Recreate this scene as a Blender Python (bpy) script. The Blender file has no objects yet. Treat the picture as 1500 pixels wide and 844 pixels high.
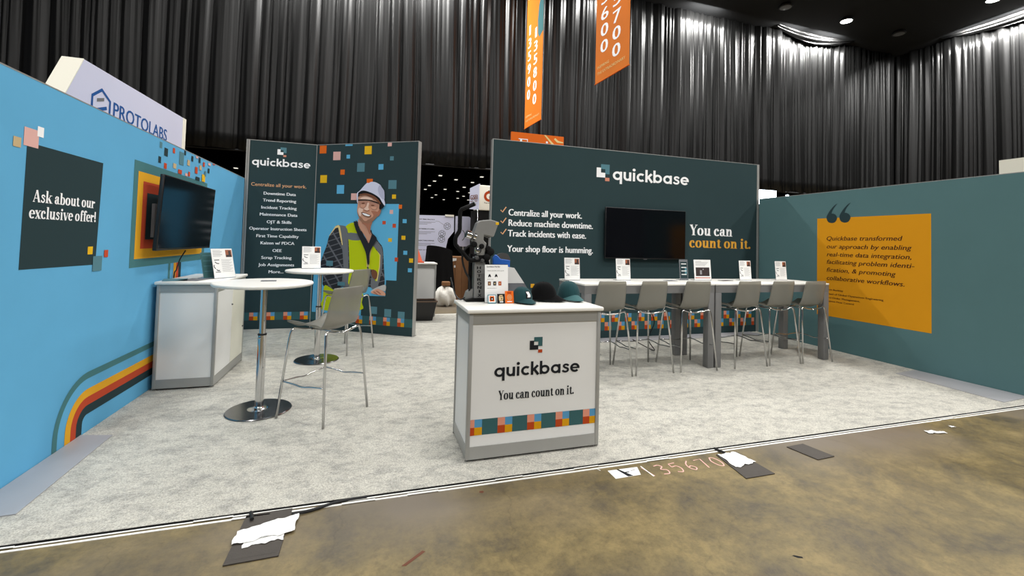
import bpy, bmesh, math, random
from mathutils import Vector, Matrix
import numpy as np

PI = math.pi
scene = bpy.context.scene
COL = scene.collection

# ------------------------------------------------------------------ camera
CAM_H = 1.522
YAW, PITCH, ROLL, FPX, CX, CY = 0.3029, 0.0331, 0.0267, 650.0, 750.0, 333.8
_f = Vector((math.sin(YAW)*math.cos(PITCH), math.cos(YAW)*math.cos(PITCH), math.sin(PITCH)))
_r = Vector((math.cos(YAW), -math.sin(YAW), 0))
_u = _r.cross(_f)
R_ = _r*math.cos(ROLL) + _u*math.sin(ROLL)
U_ = -_r*math.sin(ROLL) + _u*math.cos(ROLL)
cam_data = bpy.data.cameras.new('camera')
cam = bpy.data.objects.new('camera', cam_data)
COL.objects.link(cam)
cam.matrix_world = Matrix(((R_.x, U_.x, -_f.x, 0), (R_.y, U_.y, -_f.y, 0), (R_.z, U_.z, -_f.z, CAM_H), (0, 0, 0, 1)))
cam_data.sensor_width = 36
cam_data.sensor_fit = 'HORIZONTAL'
cam_data.lens = FPX/1500*36
cam_data.shift_x = 0.0
cam_data.shift_y = (CY-422)/1500
cam_data.clip_end = 300
scene.camera = cam

# ------------------------------------------------------------------ world, exposure
scene.view_settings.view_transform = 'Standard'
scene.view_settings.look = 'None'
scene.view_settings.gamma = 1.0
scene.view_settings.use_curve_mapping = False
scene.view_settings.exposure = 0.0
world = bpy.data.worlds.new('hall_air')
scene.world = world
world.use_nodes = True
world.node_tree.nodes['Background'].inputs[0].default_value = (0.75, 0.8, 0.9, 1)
world.node_tree.nodes['Background'].inputs[1].default_value = 0.12

# ------------------------------------------------------------------ hall lamps (the high bays of the hall)
HALL_W = 228.0
def area(loc, power, size, color=(1, 0.982, 0.95), rot=(0, 0, 0)):
    l = bpy.data.lights.new('hall_lamp', 'AREA')
    l.shape = 'DISK'; l.size = size; l.energy = power; l.color = color
    o = bpy.data.objects.new('hall_lamp', l); COL.objects.link(o)
    o.location = loc; o.rotation_euler = rot
    return o
for lx in (-9, -3, 3, 9, 15):
    for ly in (-9, -3.5, 1.5, 6.5):
        area((lx, ly, 9.7), HALL_W*(1.25 if ly < 0 else .92)*{-9: .55, -3: .68, 3: 1.0, 9: 1.35, 15: 1.3}[lx], 1.0)
def wash(loc, target, power, w):
    """linear wash lamp rigged at the head of the curtain, grazing down its folds"""
    l = bpy.data.lights.new('curtain_wash', 'AREA'); l.shape = 'RECTANGLE'; l.size = w; l.size_y = 0.12
    l.energy = power; l.color = (1, 0.99, 0.96)
    o = bpy.data.objects.new('curtain_wash', l); COL.objects.link(o); o.location = loc
    o.rotation_euler = (Vector(target)-Vector(loc)).to_track_quat('-Z', 'Y').to_euler()
for sx, pw, w in ((-6.2, 60, 1.2), (-3.2, 330, 1.6), (-1.0, 420, 1.6), (.6, 240, 1.2), (1.9, 330, 1.0), (7.0, 200, .8), (10.9, 420, 1.2), (15.0, 300, 1.0), (16.7, 480, 1.2)):
    wash((sx, 12.35, 9.9), (sx, 13.0, 8.6), pw, w)
for sy, pw in ((10.3, 300), (9.0, 560), (7.2, 560)):
    l_ = wash((20.6, sy, 9.9), (21.25, sy, 8.6), pw, 1.2)

XL, XR, YB, HB, HS = -2.0099, 6.771, 6.4622, 3.08, 2.44
YF = 2.785

# ------------------------------------------------------------------ materials
def lin(c):
    return tuple(((v/255)/12.92 if v/255 <= 0.04045 else ((v/255+0.055)/1.055)**2.4) for v in c)
MATS = {}
def mat(name, rgb, rough=0.5, metal=0.0, spec=0.5, emit=None, estr=0.0, noise=None, bump=None, trans=None, lin_=False, alpha=None, coat=0.0, sheen=0.0):
    if name in MATS: return MATS[name]
    m = bpy.data.materials.new(name); m.use_nodes = True
    nt = m.node_tree; b = nt.nodes['Principled BSDF']
    c = rgb if lin_ else lin(rgb)
    b.inputs['Base Color'].default_value = (*c, 1)
    b.inputs['Roughness'].default_value = rough
    b.inputs['Metallic'].default_value = metal
    b.inputs['Specular IOR Level'].default_value = spec
    b.inputs['Coat Weight'].default_value = coat
    b.inputs['Sheen Weight'].default_value = sheen
    if emit:
        b.inputs['Emission Color'].default_value = (*lin(emit), 1); b.inputs['Emission Strength'].default_value = estr
    if trans: b.inputs['Transmission Weight'].default_value = trans
    if alpha: b.inputs['Alpha'].default_value = alpha
    tc = None
    if noise or bump:
        tc = nt.nodes.new('ShaderNodeTexCoord')
    if noise:   # (scale, amount)
        n = nt.nodes.new('ShaderNodeTexNoise'); n.inputs['Scale'].default_value = noise[0]; n.inputs['Detail'].default_value = 6
        nt.links.new(tc.outputs['Object'], n.inputs['Vector'])
        mx = nt.nodes.new('ShaderNodeMix'); mx.data_type = 'RGBA'
        a = noise[1]
        mx.inputs[6].default_value = (*[v*(1-a) for v in c], 1); mx.inputs[7].default_value = (*[min(1, v*(1+a)) for v in c], 1)
        nt.links.new(n.outputs['Fac'], mx.inputs[0]); nt.links.new(mx.outputs[2], b.inputs['Base Color'])
    if bump:    # (scale, strength, dist)
        n = nt.nodes.new('ShaderNodeTexNoise'); n.inputs['Scale'].default_value = bump[0]; n.inputs['Detail'].default_value = 4
        nt.links.new(tc.outputs['Object'], n.inputs['Vector'])
        bp = nt.nodes.new('ShaderNodeBump'); bp.inputs['Strength'].default_value = bump[1]; bp.inputs['Distance'].default_value = bump[2]
        nt.links.new(n.outputs['Fac'], bp.inputs['Height']); nt.links.new(bp.outputs['Normal'], b.inputs['Normal'])
    MATS[name] = m
    return m

FAB = dict(rough=0.85, spec=0.2, noise=(3.0, 0.05), bump=(260, 0.15, 0.002))
mat('blue_fabric', (98, 172, 214), **FAB)
mat('dark_fabric', (44, 63, 66), **FAB)
mat('teal_fabric', (84, 117, 120), **FAB)
PR = dict(rough=0.8, spec=0.2)
for n_, c_ in dict(orange=(226, 106, 28), pink=(226, 178, 170), sky=(96, 178, 218), yellow=(232, 184, 30), red=(196, 74, 40), steel=(86, 130, 142),
                   dark=(38, 58, 62), sand=(200, 176, 134), white=(252, 252, 253), cream=(232, 206, 140), shirtplain=(36, 40, 46), vestyellow=(190, 204, 16),
                   vestgrey=(112, 114, 118), skin=(212, 158, 132), skindark=(172, 114, 90), skinlight=(238, 202, 182), leather=(120, 76, 54), goggle=(184, 134, 114), beard=(160, 116, 92), highvis=(206, 220, 60),
                   black=(20, 20, 22), tablet=(190, 188, 184), helmet=(214, 216, 236), helmetshade=(186, 188, 212), amber=(216, 148, 20),
                   tealprint=(62, 108, 112), stripe_teal=(72, 122, 126), stripe_yellow=(228, 168, 40), stripe_red=(190, 72, 44), goldtext=(226, 166, 60),
                   peach=(232, 176, 130), brown_ink=(70, 34, 16), grey_ink=(150, 150, 152), blue_ink=(30, 84, 150), ink=(28, 30, 34),
                   salmon=(214, 142, 118), cobalt=(84, 146, 186), mustard=(206, 148, 8), brick=(176, 66, 22), bandteal=(54, 92, 94)).items():
    mat(n_, c_, **PR)
mat('aluminium', (162, 162, 159), rough=0.4, metal=0.3, noise=(6, 0.04))
mat('grey_profile', (122, 122, 122), rough=0.5, metal=0.3, noise=(4, 0.05))
mat('steel_plate', (176, 176, 180), rough=0.55, metal=0.35, noise=(3, 0.08))
mat('chrome', (205, 205, 205), rough=0.12, metal=1.0)
mat('dark_chrome', (140, 140, 142), rough=0.2, metal=1.0)
mat('white_laminate', (236, 234, 228), rough=0.35, noise=(2, 0.02))
mat('white_panel', (222, 222, 220), rough=0.45, noise=(1.5, 0.03))
mat('cream_panel', (222, 220, 206), rough=0.45, noise=(1.5, 0.03))
mat('black_plastic', (22, 22, 24), rough=0.35)
mat('matte_black', (9, 9, 10), rough=0.75, spec=0.2)
mat('rubber', (16, 16, 17), rough=0.6)
mat('screen_glass', (8, 9, 13), rough=0.13, spec=0.3)
mat('gunmetal', (134, 134, 132), rough=0.42, metal=0.15, noise=(12, 0.06))
mat('gunmetal_dark', (78, 78, 78), rough=0.45, metal=0.2)
mat('paper', (236, 236, 234), rough=0.6)
mat('clear_acrylic', (235, 240, 245), rough=0.05, trans=0.9)
mat('photo_dark', (46, 34, 32), rough=0.5, noise=(60, 0.8))
mat('photo_brown', (150, 84, 52), rough=0.5, noise=(80, 0.5))
mat('green_cap', (30, 66, 70), rough=0.9, spec=0.2, bump=(900, 0.4, 0.001), sheen=0.08)
mat('green_cap_light', (52, 98, 100), rough=0.9, bump=(900, 0.4, 0.001), sheen=0.08)
mat('black_cap', (11, 11, 12), rough=0.95, spec=0.12, bump=(900, 0.4, 0.001), sheen=0.04)
mat('blue_plastic', (34, 96, 186), rough=0.35)
mat('cardboard', (132, 92, 58), rough=0.8, noise=(8, 0.15))
mat('white_cloth', (225, 222, 214), rough=0.9, bump=(12, 0.6, 0.03))
mat('black_cloth', (10, 10, 11), rough=0.85, spec=0.15, bump=(8, 0.4, 0.02))
mat('cone_orange', (214, 84, 34), rough=0.6)
mat('lavender', (212, 214, 236), rough=0.5, noise=(0.8, 0.05))
mat('cream_white', (246, 243, 228), rough=0.5)
mat('orange_vinyl', (214, 116, 34), rough=0.7, spec=0.15, noise=(1.5, 0.14))
mat('dark_box_lid', (62, 56, 50), rough=0.6, noise=(30, 0.15), bump=(120, 0.3, 0.003))
mat('tape_white', (232, 232, 228), rough=0.5)
mat('brown_rim', (96, 76, 60), rough=0.5)
mat('lamp_white', (255, 255, 255), emit=(255, 253, 245), estr=14)
mat('lamp_far', (255, 255, 255), emit=(255, 250, 235), estr=1.1)
mat('lamp_dim', (120, 124, 130), rough=0.4)
mat('lightbox_white', (255, 255, 255), emit=(225, 242, 255), estr=9)
mat('truss_grey', (26, 28, 31), rough=0.5)

# translucent plastic of the stool shells
def shell_mat(name, rgb, tr):
    m = bpy.data.materials.new(name); m.use_nodes = True; nt = m.node_tree; b = nt.nodes['Principled BSDF']
    b.inputs['Base Color'].default_value = (*lin(rgb), 1); b.inputs['Roughness'].default_value = 0.28
    t = nt.nodes.new('ShaderNodeBsdfTransparent'); t.inputs[0].default_value = (*lin((225, 222, 212)), 1)
    x = nt.nodes.new('ShaderNodeMixShader'); x.inputs[0].default_value = tr
    nt.links.new(b.outputs[0], x.inputs[1]); nt.links.new(t.outputs[0], x.inputs[2])
    nt.links.new(x.outputs[0], nt.nodes['Material Output'].inputs[0]); MATS[name] = m
shell_mat('smoke_shell', (150, 148, 140), 0.38)

# plaid shirt print
def plaid():
    m = bpy.data.materials.new('plaid_print'); m.use_nodes = True; nt = m.node_tree; b = nt.nodes['Principled BSDF']
    b.inputs['Roughness'].default_value = 0.8
    tc = nt.nodes.new('ShaderNodeTexCoord'); mp = nt.nodes.new('ShaderNodeMapping'); mp.inputs['Rotation'].default_value = (0, 0.35, -0.57)
    nt.links.new(tc.outputs['Object'], mp.inputs[0])
    prev = None
    for d in ('X', 'Z'):
        w = nt.nodes.new('ShaderNodeTexWave'); w.wave_type = 'BANDS'; w.bands_direction = d; w.inputs['Scale'].default_value = 3.6
        nt.links.new(mp.outputs[0], w.inputs['Vector'])
        r = nt.nodes.new('ShaderNodeValToRGB'); r.color_ramp.elements[0].position = 0.90; r.color_ramp.elements[1].position = 1.0
        nt.links.new(w.outputs['Fac'], r.inputs[0])
        if prev is None: prev = r
        else:
            mx = nt.nodes.new('ShaderNodeMix'); mx.data_type = 'RGBA'; mx.blend_type = 'LIGHTEN'; mx.inputs[0].default_value = 1
            nt.links.new(prev.outputs[0], mx.inputs[6]); nt.links.new(r.outputs[0], mx.inputs[7]); prev = mx
    m2 = nt.nodes.new('ShaderNodeMix'); m2.data_type = 'RGBA'
    m2.inputs[6].default_value = (*lin((34, 36, 42)), 1); m2.inputs[7].default_value = (*lin((104, 104, 110)), 1)
    nt.links.new(prev.outputs[2], m2.inputs[0]); nt.links.new(m2.outputs[2], b.inputs['Base Color'])
    MATS['shirt'] = m
plaid()

def carpet_mat():
    m = bpy.data.materials.new('carpet_pile'); m.use_nodes = True; nt = m.node_tree; b = nt.nodes['Principled BSDF']
    b.inputs['Roughness'].default_value = 0.95; b.inputs['Specular IOR Level'].default_value = 0.1; b.inputs['Sheen Weight'].default_value = 0.15
    tc = nt.nodes.new('ShaderNodeTexCoord')
    def ns(sc, det, rough=0.6, stretch=None):
        n = nt.nodes.new('ShaderNodeTexNoise'); n.inputs['Scale'].default_value = sc; n.inputs['Detail'].default_value = det; n.inputs['Roughness'].default_value = rough
        src = tc.outputs['Object']
        if stretch:
            mp = nt.nodes.new('ShaderNodeMapping'); mp.inputs['Scale'].default_value = stretch; mp.inputs['Rotation'].default_value = (0, 0, 0.5)
            nt.links.new(src, mp.inputs[0]); src = mp.outputs[0]
        nt.links.new(src, n.inputs['Vector']); return n
    big = ns(6.5, 9, 0.78, (1, 1.5, 1)); fine = ns(110, 3, 0.85)
    r1 = nt.nodes.new('ShaderNodeValToRGB'); r1.color_ramp.elements[0].position = 0.38; r1.color_ramp.elements[1].position = 0.54
    r1.color_ramp.elements[0].color = (*lin((176, 174, 167)), 1); r1.color_ramp.elements[1].color = (*lin((212, 209, 198)), 1)
    nt.links.new(big.outputs['Fac'], r1.inputs[0])
    r2 = nt.nodes.new('ShaderNodeValToRGB'); r2.color_ramp.elements[0].position = 0.3; r2.color_ramp.elements[1].position = 0.62
    r2.color_ramp.elements[0].color = (0.42, 0.42, 0.41, 1); r2.color_ramp.elements[1].color = (1, 1, 1, 1)
    nt.links.new(fine.outputs['Fac'], r2.inputs[0])
    mx = nt.nodes.new('ShaderNodeMix'); mx.data_type = 'RGBA'; mx.blend_type = 'MULTIPLY'; mx.inputs[0].default_value = 1
    nt.links.new(r1.outputs[0], mx.inputs[6]); nt.links.new(r2.outputs[0], mx.inputs[7]); nt.links.new(mx.outputs[2], b.inputs['Base Color'])
    bp = nt.nodes.new('ShaderNodeBump'); bp.inputs['Strength'].default_value = 0.5; bp.inputs['Distance'].default_value = 0.01
    nt.links.new(fine.outputs['Fac'], bp.inputs['Height']); nt.links.new(bp.outputs['Normal'], b.inputs['Normal'])
    MATS['carpet_pile'] = m
carpet_mat()

def concrete_mat():
    m = bpy.data.materials.new('stained_concrete'); m.use_nodes = True; nt = m.node_tree; b = nt.nodes['Principled BSDF']
    tc = nt.nodes.new('ShaderNodeTexCoord')
    def ns(sc, det, rough=0.6, dist=0.0):
        n = nt.nodes.new('ShaderNodeTexNoise'); n.inputs['Scale'].default_value = sc; n.inputs['Detail'].default_value = det
        n.inputs['Roughness'].default_value = rough; n.inputs['Distortion'].default_value = dist
        nt.links.new(tc.outputs['Object'], n.inputs['Vector']); return n
    a = ns(2.2, 12, 0.72, 0.25); f = ns(20, 12, 0.85); g = ns(0.55, 3)
    r = nt.nodes.new('ShaderNodeValToRGB'); e = r.color_ramp.elements
    e[0].position = 0.36; e[0].color = (*lin((78, 69, 50)), 1); e[1].position = 0.62; e[1].color = (*lin((134, 117, 74)), 1)
    k = e.new(0.5); k.color = (*lin((110, 96, 60)), 1)
    nt.links.new(a.outputs['Fac'], r.inputs[0])
    r2 = nt.nodes.new('ShaderNodeValToRGB'); r2.color_ramp.elements[0].position = 0.36; r2.color_ramp.elements[1].position = 0.54
    r2.color_ramp.elements[0].color = (0.52, 0.5, 0.47, 1); r2.color_ramp.elements[1].color = (1, 1, 1, 1)
    nt.links.new(f.outputs['Fac'], r2.inputs[0])
    mx = nt.nodes.new('ShaderNodeMix'); mx.data_type = 'RGBA'; mx.blend_type = 'MULTIPLY'; mx.inputs[0].default_value = 0.8
    nt.links.new(r.outputs[0], mx.inputs[6]); nt.links.new(r2.outputs[0], mx.inputs[7])
    # worn grey band where traffic and tape scuffed the slab beside the carpet
    sp = nt.nodes.new('ShaderNodeSeparateXYZ'); nt.links.new(tc.outputs['Object'], sp.inputs[0])
    mr = nt.nodes.new('ShaderNodeMapRange'); mr.inputs[1].default_value = 2.15; mr.inputs[2].default_value = 2.6
    nt.links.new(sp.outputs['Y'], mr.inputs[0])
    mul = nt.nodes.new('ShaderNodeMath'); mul.operation = 'MULTIPLY'; nt.links.new(mr.outputs[0], mul.inputs[0])
    rg = nt.nodes.new('ShaderNodeValToRGB'); rg.color_ramp.elements[0].position = 0.42; rg.color_ramp.elements[1].position = 0.6
    nt.links.new(g.outputs['Fac'], rg.inputs[0]); nt.links.new(rg.outputs[0], mul.inputs[1])
    m2 = nt.nodes.new('ShaderNodeMix'); m2.data_type = 'RGBA'; m2.inputs[7].default_value = (*lin((108, 98, 84)), 1)
    nt.links.new(mul.outputs[0], m2.inputs[0]); nt.links.new(mx.outputs[2], m2.inputs[6])
    # fine dark scratches
    w = nt.nodes.new('ShaderNodeTexVoronoi'); w.feature = 'DISTANCE_TO_EDGE'; w.inputs['Scale'].default_value = 1.1
    dn = ns(3, 4); mv = nt.nodes.new('ShaderNodeMix'); mv.data_type = 'VECTOR'; mv.inputs[0].default_value = 0.25
    nt.links.new(tc.outputs['Object'], mv.inputs[4]); nt.links.new(dn.outputs['Color'], mv.inputs[5]); nt.links.new(mv.outputs[1], w.inputs['Vector'])
    rw = nt.nodes.new('ShaderNodeValToRGB'); rw.color_ramp.elements[0].position = 0.0; rw.color_ramp.elements[1].position = 0.006
    rw.color_ramp.elements[0].color = (0.72, 0.7, 0.66, 1); rw.color_ramp.elements[1].color = (1, 1, 1, 1)
    nt.links.new(w.outputs['Distance'], rw.inputs[0])
    m3 = nt.nodes.new('ShaderNodeMix'); m3.data_type = 'RGBA'; m3.blend_type = 'MULTIPLY'; m3.inputs[0].default_value = 0.6
    nt.links.new(m2.outputs[2], m3.inputs[6]); nt.links.new(rw.outputs[0], m3.inputs[7])
    nt.links.new(m3.outputs[2], b.inputs['Base Color'])
    rr = nt.nodes.new('ShaderNodeMapRange'); rr.inputs[3].default_value = 0.34; rr.inputs[4].default_value = 0.6
    nt.links.new(a.outputs['Fac'], rr.inputs[0]); nt.links.new(rr.outputs[0], b.inputs['Roughness'])
    bp = nt.nodes.new('ShaderNodeBump'); bp.inputs['Strength'].default_value = 0.15; bp.inputs['Distance'].default_value = 0.004
    nt.links.new(f.outputs['Fac'], bp.inputs['Height']); nt.links.new(bp.outputs['Normal'], b.inputs['Normal'])
    MATS['stained_concrete'] = m
concrete_mat()
mat('drape_satin', (12, 12, 12), rough=0.38, spec=0.27, noise=(0.5, 0.15))
mat('drape_matte', (30, 30, 31), rough=0.6, spec=0.4)
mat('ceiling_black', (14, 16, 19), rough=0.85)

# ------------------------------------------------------------------ mesh helpers
class Fr:
    """a flat frame: o + u*U + v*V + w*N"""
    def __init__(s, o, U, V=(0, 0, 1)):
        s.o = Vector(o); s.U = Vector(U).normalized(); s.V = Vector(V).normalized(); s.N = s.U.cross(s.V).normalized()
    def __call__(s, u, v, w=0.0):
        return tuple(s.o + s.U*u + s.V*v + s.N*w)
FL = Fr((XL, 0, 0), (0, 1, 0)); FR = Fr((XR, 7, 0), (0, -1, 0)); FB = Fr((0, YB, 0), (1, 0, 0))
FP1 = Fr((-1.96, 8.14, 0), (1.01, -0.02, 0)); FP2 = Fr((-0.95, 8.12, 0), (1.585, -1.01, 0))
FC = Fr((0, 3.01, 0), (1, 0, 0)); FF = Fr((0, 0, 0), (1, 0, 0), (0, 1, 0))
WORLDFR = Fr((0, 0, 0), (1, 0, 0), (0, 1, 0))   # N = +Z

def cat_(pts, closed=False, n=6):
    """Catmull-Rom through points"""
    P = [Vector(p) for p in pts]; out = []
    k = len(P)
    rng = range(k if closed else k-1)
    for i in rng:
        p0 = P[(i-1) % k] if (closed or i > 0) else P[i]*2-P[i+1]
        p1 = P[i]; p2 = P[(i+1) % k]
        p3 = P[(i+2) % k] if (closed or i+2 < k) else p2*2-p1
        for j in range(n):
            t = j/n
            out.append(0.5*((2*p1)+(p2-p0)*t+(2*p0-5*p1+4*p2-p3)*t*t+(3*p1-p0-3*p2+p3)*t**3))
    if not closed: out.append(P[-1])
    return out

class MB:
    def __init__(s): s.v = []; s.f = []
    def add(s, vs, fs):
        k = len(s.v); s.v += [tuple(p) for p in vs]; s.f += [tuple(i+k for i in f) for f in fs]; return s
    def box(s, x0, x1, y0, y1, z0, z1, fr=WORLDFR, bev=0.0):
        x0, x1 = min(x0, x1), max(x0, x1); y0, y1 = min(y0, y1), max(y0, y1); z0, z1 = min(z0, z1), max(z0, z1)
        if bev > 0:
            b = min(bev, (x1-x0)/2.01, (y1-y0)/2.01, (z1-z0)/2.01)
            bm = bmesh.new()
            bmesh.ops.create_cube(bm, size=1.0)
            for v in bm.verts:
                v.co = Vector(((x0+x1)/2+v.co.x*(x1-x0), (y0+y1)/2+v.co.y*(y1-y0), (z0+z1)/2+v.co.z*(z1-z0)))
            bmesh.ops.bevel(bm, geom=list(bm.edges), offset=b, segments=2, profile=0.5, affect='EDGES')
            bm.verts.index_update()
            s.add([fr(*v.co) for v in bm.verts], [[v.index for v in f.verts] for f in bm.faces]); bm.free(); return s
        vs = [fr(x, y, z) for z in (z0, z1) for y in (y0, y1) for x in (x0, x1)]
        return s.add(vs, [(0, 2, 3, 1), (4, 5, 7, 6), (0, 1, 5, 4), (2, 6, 7, 3), (0, 4, 6, 2), (1, 3, 7, 5)])
    def prism(s, fr, pts, w0, w1):
        n = len(pts)
        vs = [fr(u, v, w0) for u, v in pts]+[fr(u, v, w1) for u, v in pts]
        return s.add(vs, [tuple(range(n))[::-1], tuple(range(n, 2*n))]+[(i, (i+1) % n, n+(i+1) % n, n+i) for i in range(n)])
    def poly(s, fr, pts, w):
        return s.add([fr(u, v, w) for u, v in pts], [tuple(range(len(pts)))])
    def rect(s, fr, u0, v0, u1, v1, w):
        return s.poly(fr, [(u0, v0), (u1, v0), (u1, v1), (u0, v1)], w)
    def tube(s, pts, r, seg=10, caps=True, r2=None):
        P = [Vector(p) for p in pts]; n = len(P); vs = []; fs = []
        up = None
        for i, p in enumerate(P):
            t = (P[min(i+1, n-1)]-P[max(i-1, 0)]).normalized()
            if up is None:
                up = Vector((0, 0, 1)) if abs(t.z) < 0.9 else Vector((1, 0, 0))
            a = (up - t*up.dot(t)).normalized(); b = t.cross(a); up = a
            rr = r if r2 is None else r+(r2-r)*i/(n-1)
            for k in range(seg):
                th = 2*PI*k/seg
                vs.append(p+(a*math.cos(th)+b*math.sin(th))*rr)
        for i in range(n-1):
            for k in range(seg):
                fs.append((i*seg+k, i*seg+(k+1) % seg, (i+1)*seg+(k+1) % seg, (i+1)*seg+k))
        if caps: fs.append(tuple(range(seg))[::-1]); fs.append(tuple(range((n-1)*seg, n*seg)))
        return s.add(vs, fs)
    def lathe(s, prof, c=(0, 0, 0), seg=32, fr=None):
        """prof: list of (r, z)"""
        vs = []; fs = []; n = len(prof)
        for r, z in prof:
            for k in range(seg):
                th = 2*PI*k/seg; p = (c[0]+r*math.cos(th), c[1]+r*math.sin(th), c[2]+z)
                vs.append(fr(*p) if fr else p)
        for i in range(n-1):
            for k in range(seg):
                fs.append((i*seg+k, i*seg+(k+1) % seg, (i+1)*seg+(k+1) % seg, (i+1)*seg+k))
        fs.append(tuple(range(seg))[::-1]); fs.append(tuple(range((n-1)*seg, n*seg)))
        return s.add(vs, fs)
    def grid(s, fn, nu, nv):
        vs = [fn(i/nu, j/nv) for j in range(nv+1) for i in range(nu+1)]
        fs = [(j*(nu+1)+i, j*(nu+1)+i+1, (j+1)*(nu+1)+i+1, (j+1)*(nu+1)+i) for j in range(nv) for i in range(nu)]
        return s.add(vs, fs)
    def build(s, name, m, parent=None, smooth=False, world_=True, fix=True):
        off = Vector((0, 0, 0))
        if parent is not None and world_:
            q = parent
            while q.parent: q = q.parent
            off = q.location
        me = bpy.data.meshes.new(name)
        me.from_pydata([tuple(Vector(p)-off) for p in s.v], [], s.f)
        me.materials.append(MATS[m])
        if fix:
            bm = bmesh.new(); bm.from_mesh(me); bmesh.ops.recalc_face_normals(bm, faces=bm.faces); bm.to_mesh(me); bm.free()
        if smooth:
            me.polygons.foreach_set('use_smooth', [True]*len(me.polygons))
            if smooth == 'auto':
                me.set_sharp_from_angle(angle=math.radians(35))
        me.update()
        o = bpy.data.objects.new(name, me); COL.objects.link(o)
        if parent is not None: o.parent = parent
        return o

def tag(o, label=None, cat=None, group=None, kind=None):
    if label: o['label'] = label
    if cat: o['category'] = cat
    if group: o['group'] = group
    if kind: o['kind'] = kind
    return o
def thing(name, loc, label, cat, group=None, rz=0.0):
    o = bpy.data.objects.new(name, None); COL.objects.link(o); o.location = loc; o.rotation_euler = (0, 0, rz)
    o.empty_display_size = 0.1
    return tag(o, label, cat, group)
def children_of(o): return [c for c in bpy.data.objects if c.parent == o]
def copy_thing(root, loc, rz, label, group=None):
    def rec(o, par):
        c = o.copy(); COL.objects.link(c)
        if par is not None: c.parent = par
        for ch in KIDS.get(o.name, []): rec(ch, c)
        return c
    c = rec(root, None); c.location = loc; c.rotation_euler = (0, 0, rz); c['label'] = label
    if group: c['group'] = group
    return c
KIDS = {}
def note_kids():
    KIDS.clear()
    for o in bpy.data.objects:
        if o.parent: KIDS.setdefault(o.parent.name, []).append(o)

# ------------------------------------------------------------------ lettering
def arc(cx, cy, rx, ry, a0, a1, n=20):
    return [(cx+rx*math.cos(math.radians(a0+(a1-a0)*i/n)), cy+ry*math.sin(math.radians(a0+(a1-a0)*i/n))) for i in range(n+1)]
def sm(pts): return [tuple(p)[:2] for p in cat_([(x, y, 0) for x, y in pts], n=5)]
GEO = {
 'q': (1.12, [('p', arc(.5, .5, .375, .375, 0, 360, 32)), ('r', .75, -.42, 1.0, .99)]),
 'u': (.98, [('p', [(.125, 1), (.125, .45)]+arc(.425, .43, .3, .31, 180, 340, 14)), ('r', .6, 0, .85, 1)]),
 'i': (.38, [('r', 0, 0, .25, 1), ('e', .125, 1.31, .165, .165)]),
 'c': (.93, [('p', arc(.5, .5, .375, .375, 48, 312, 26))]),
 'k': (.86, [('r', 0, 0, .25, 1.45), ('w', [(.12, .4), (.7, 1.0)], .25), ('w', [(.32, .62), (.76, 0)], .26)]),
 'b': (1.1, [('r', 0, 0, .25, 1.45), ('p', arc(.5, .5, .375, .375, 0, 360, 32))]),
 'a': (1.14, [('p', arc(.5, .5, .375, .375, 0, 360, 32)), ('r', .75, 0, 1.0, 1)]),
 's': (.8, [('w', sm([(.66, .74), (.54, .86), (.37, .89), (.2, .83), (.17, .7), (.27, .58), (.43, .51), (.58, .42), (.61, .27), (.5, .14), (.33, .11), (.16, .15), (.03, .27)]), .21)]),
 'e': (1.05, [('p', arc(.5, .5, .375, .375, 0, 318, 30)), ('r', .2, .41, .995, .59)])}
def _sf(x, y=0): return ('r', x-.24, y, x+.24, y+.065)
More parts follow.
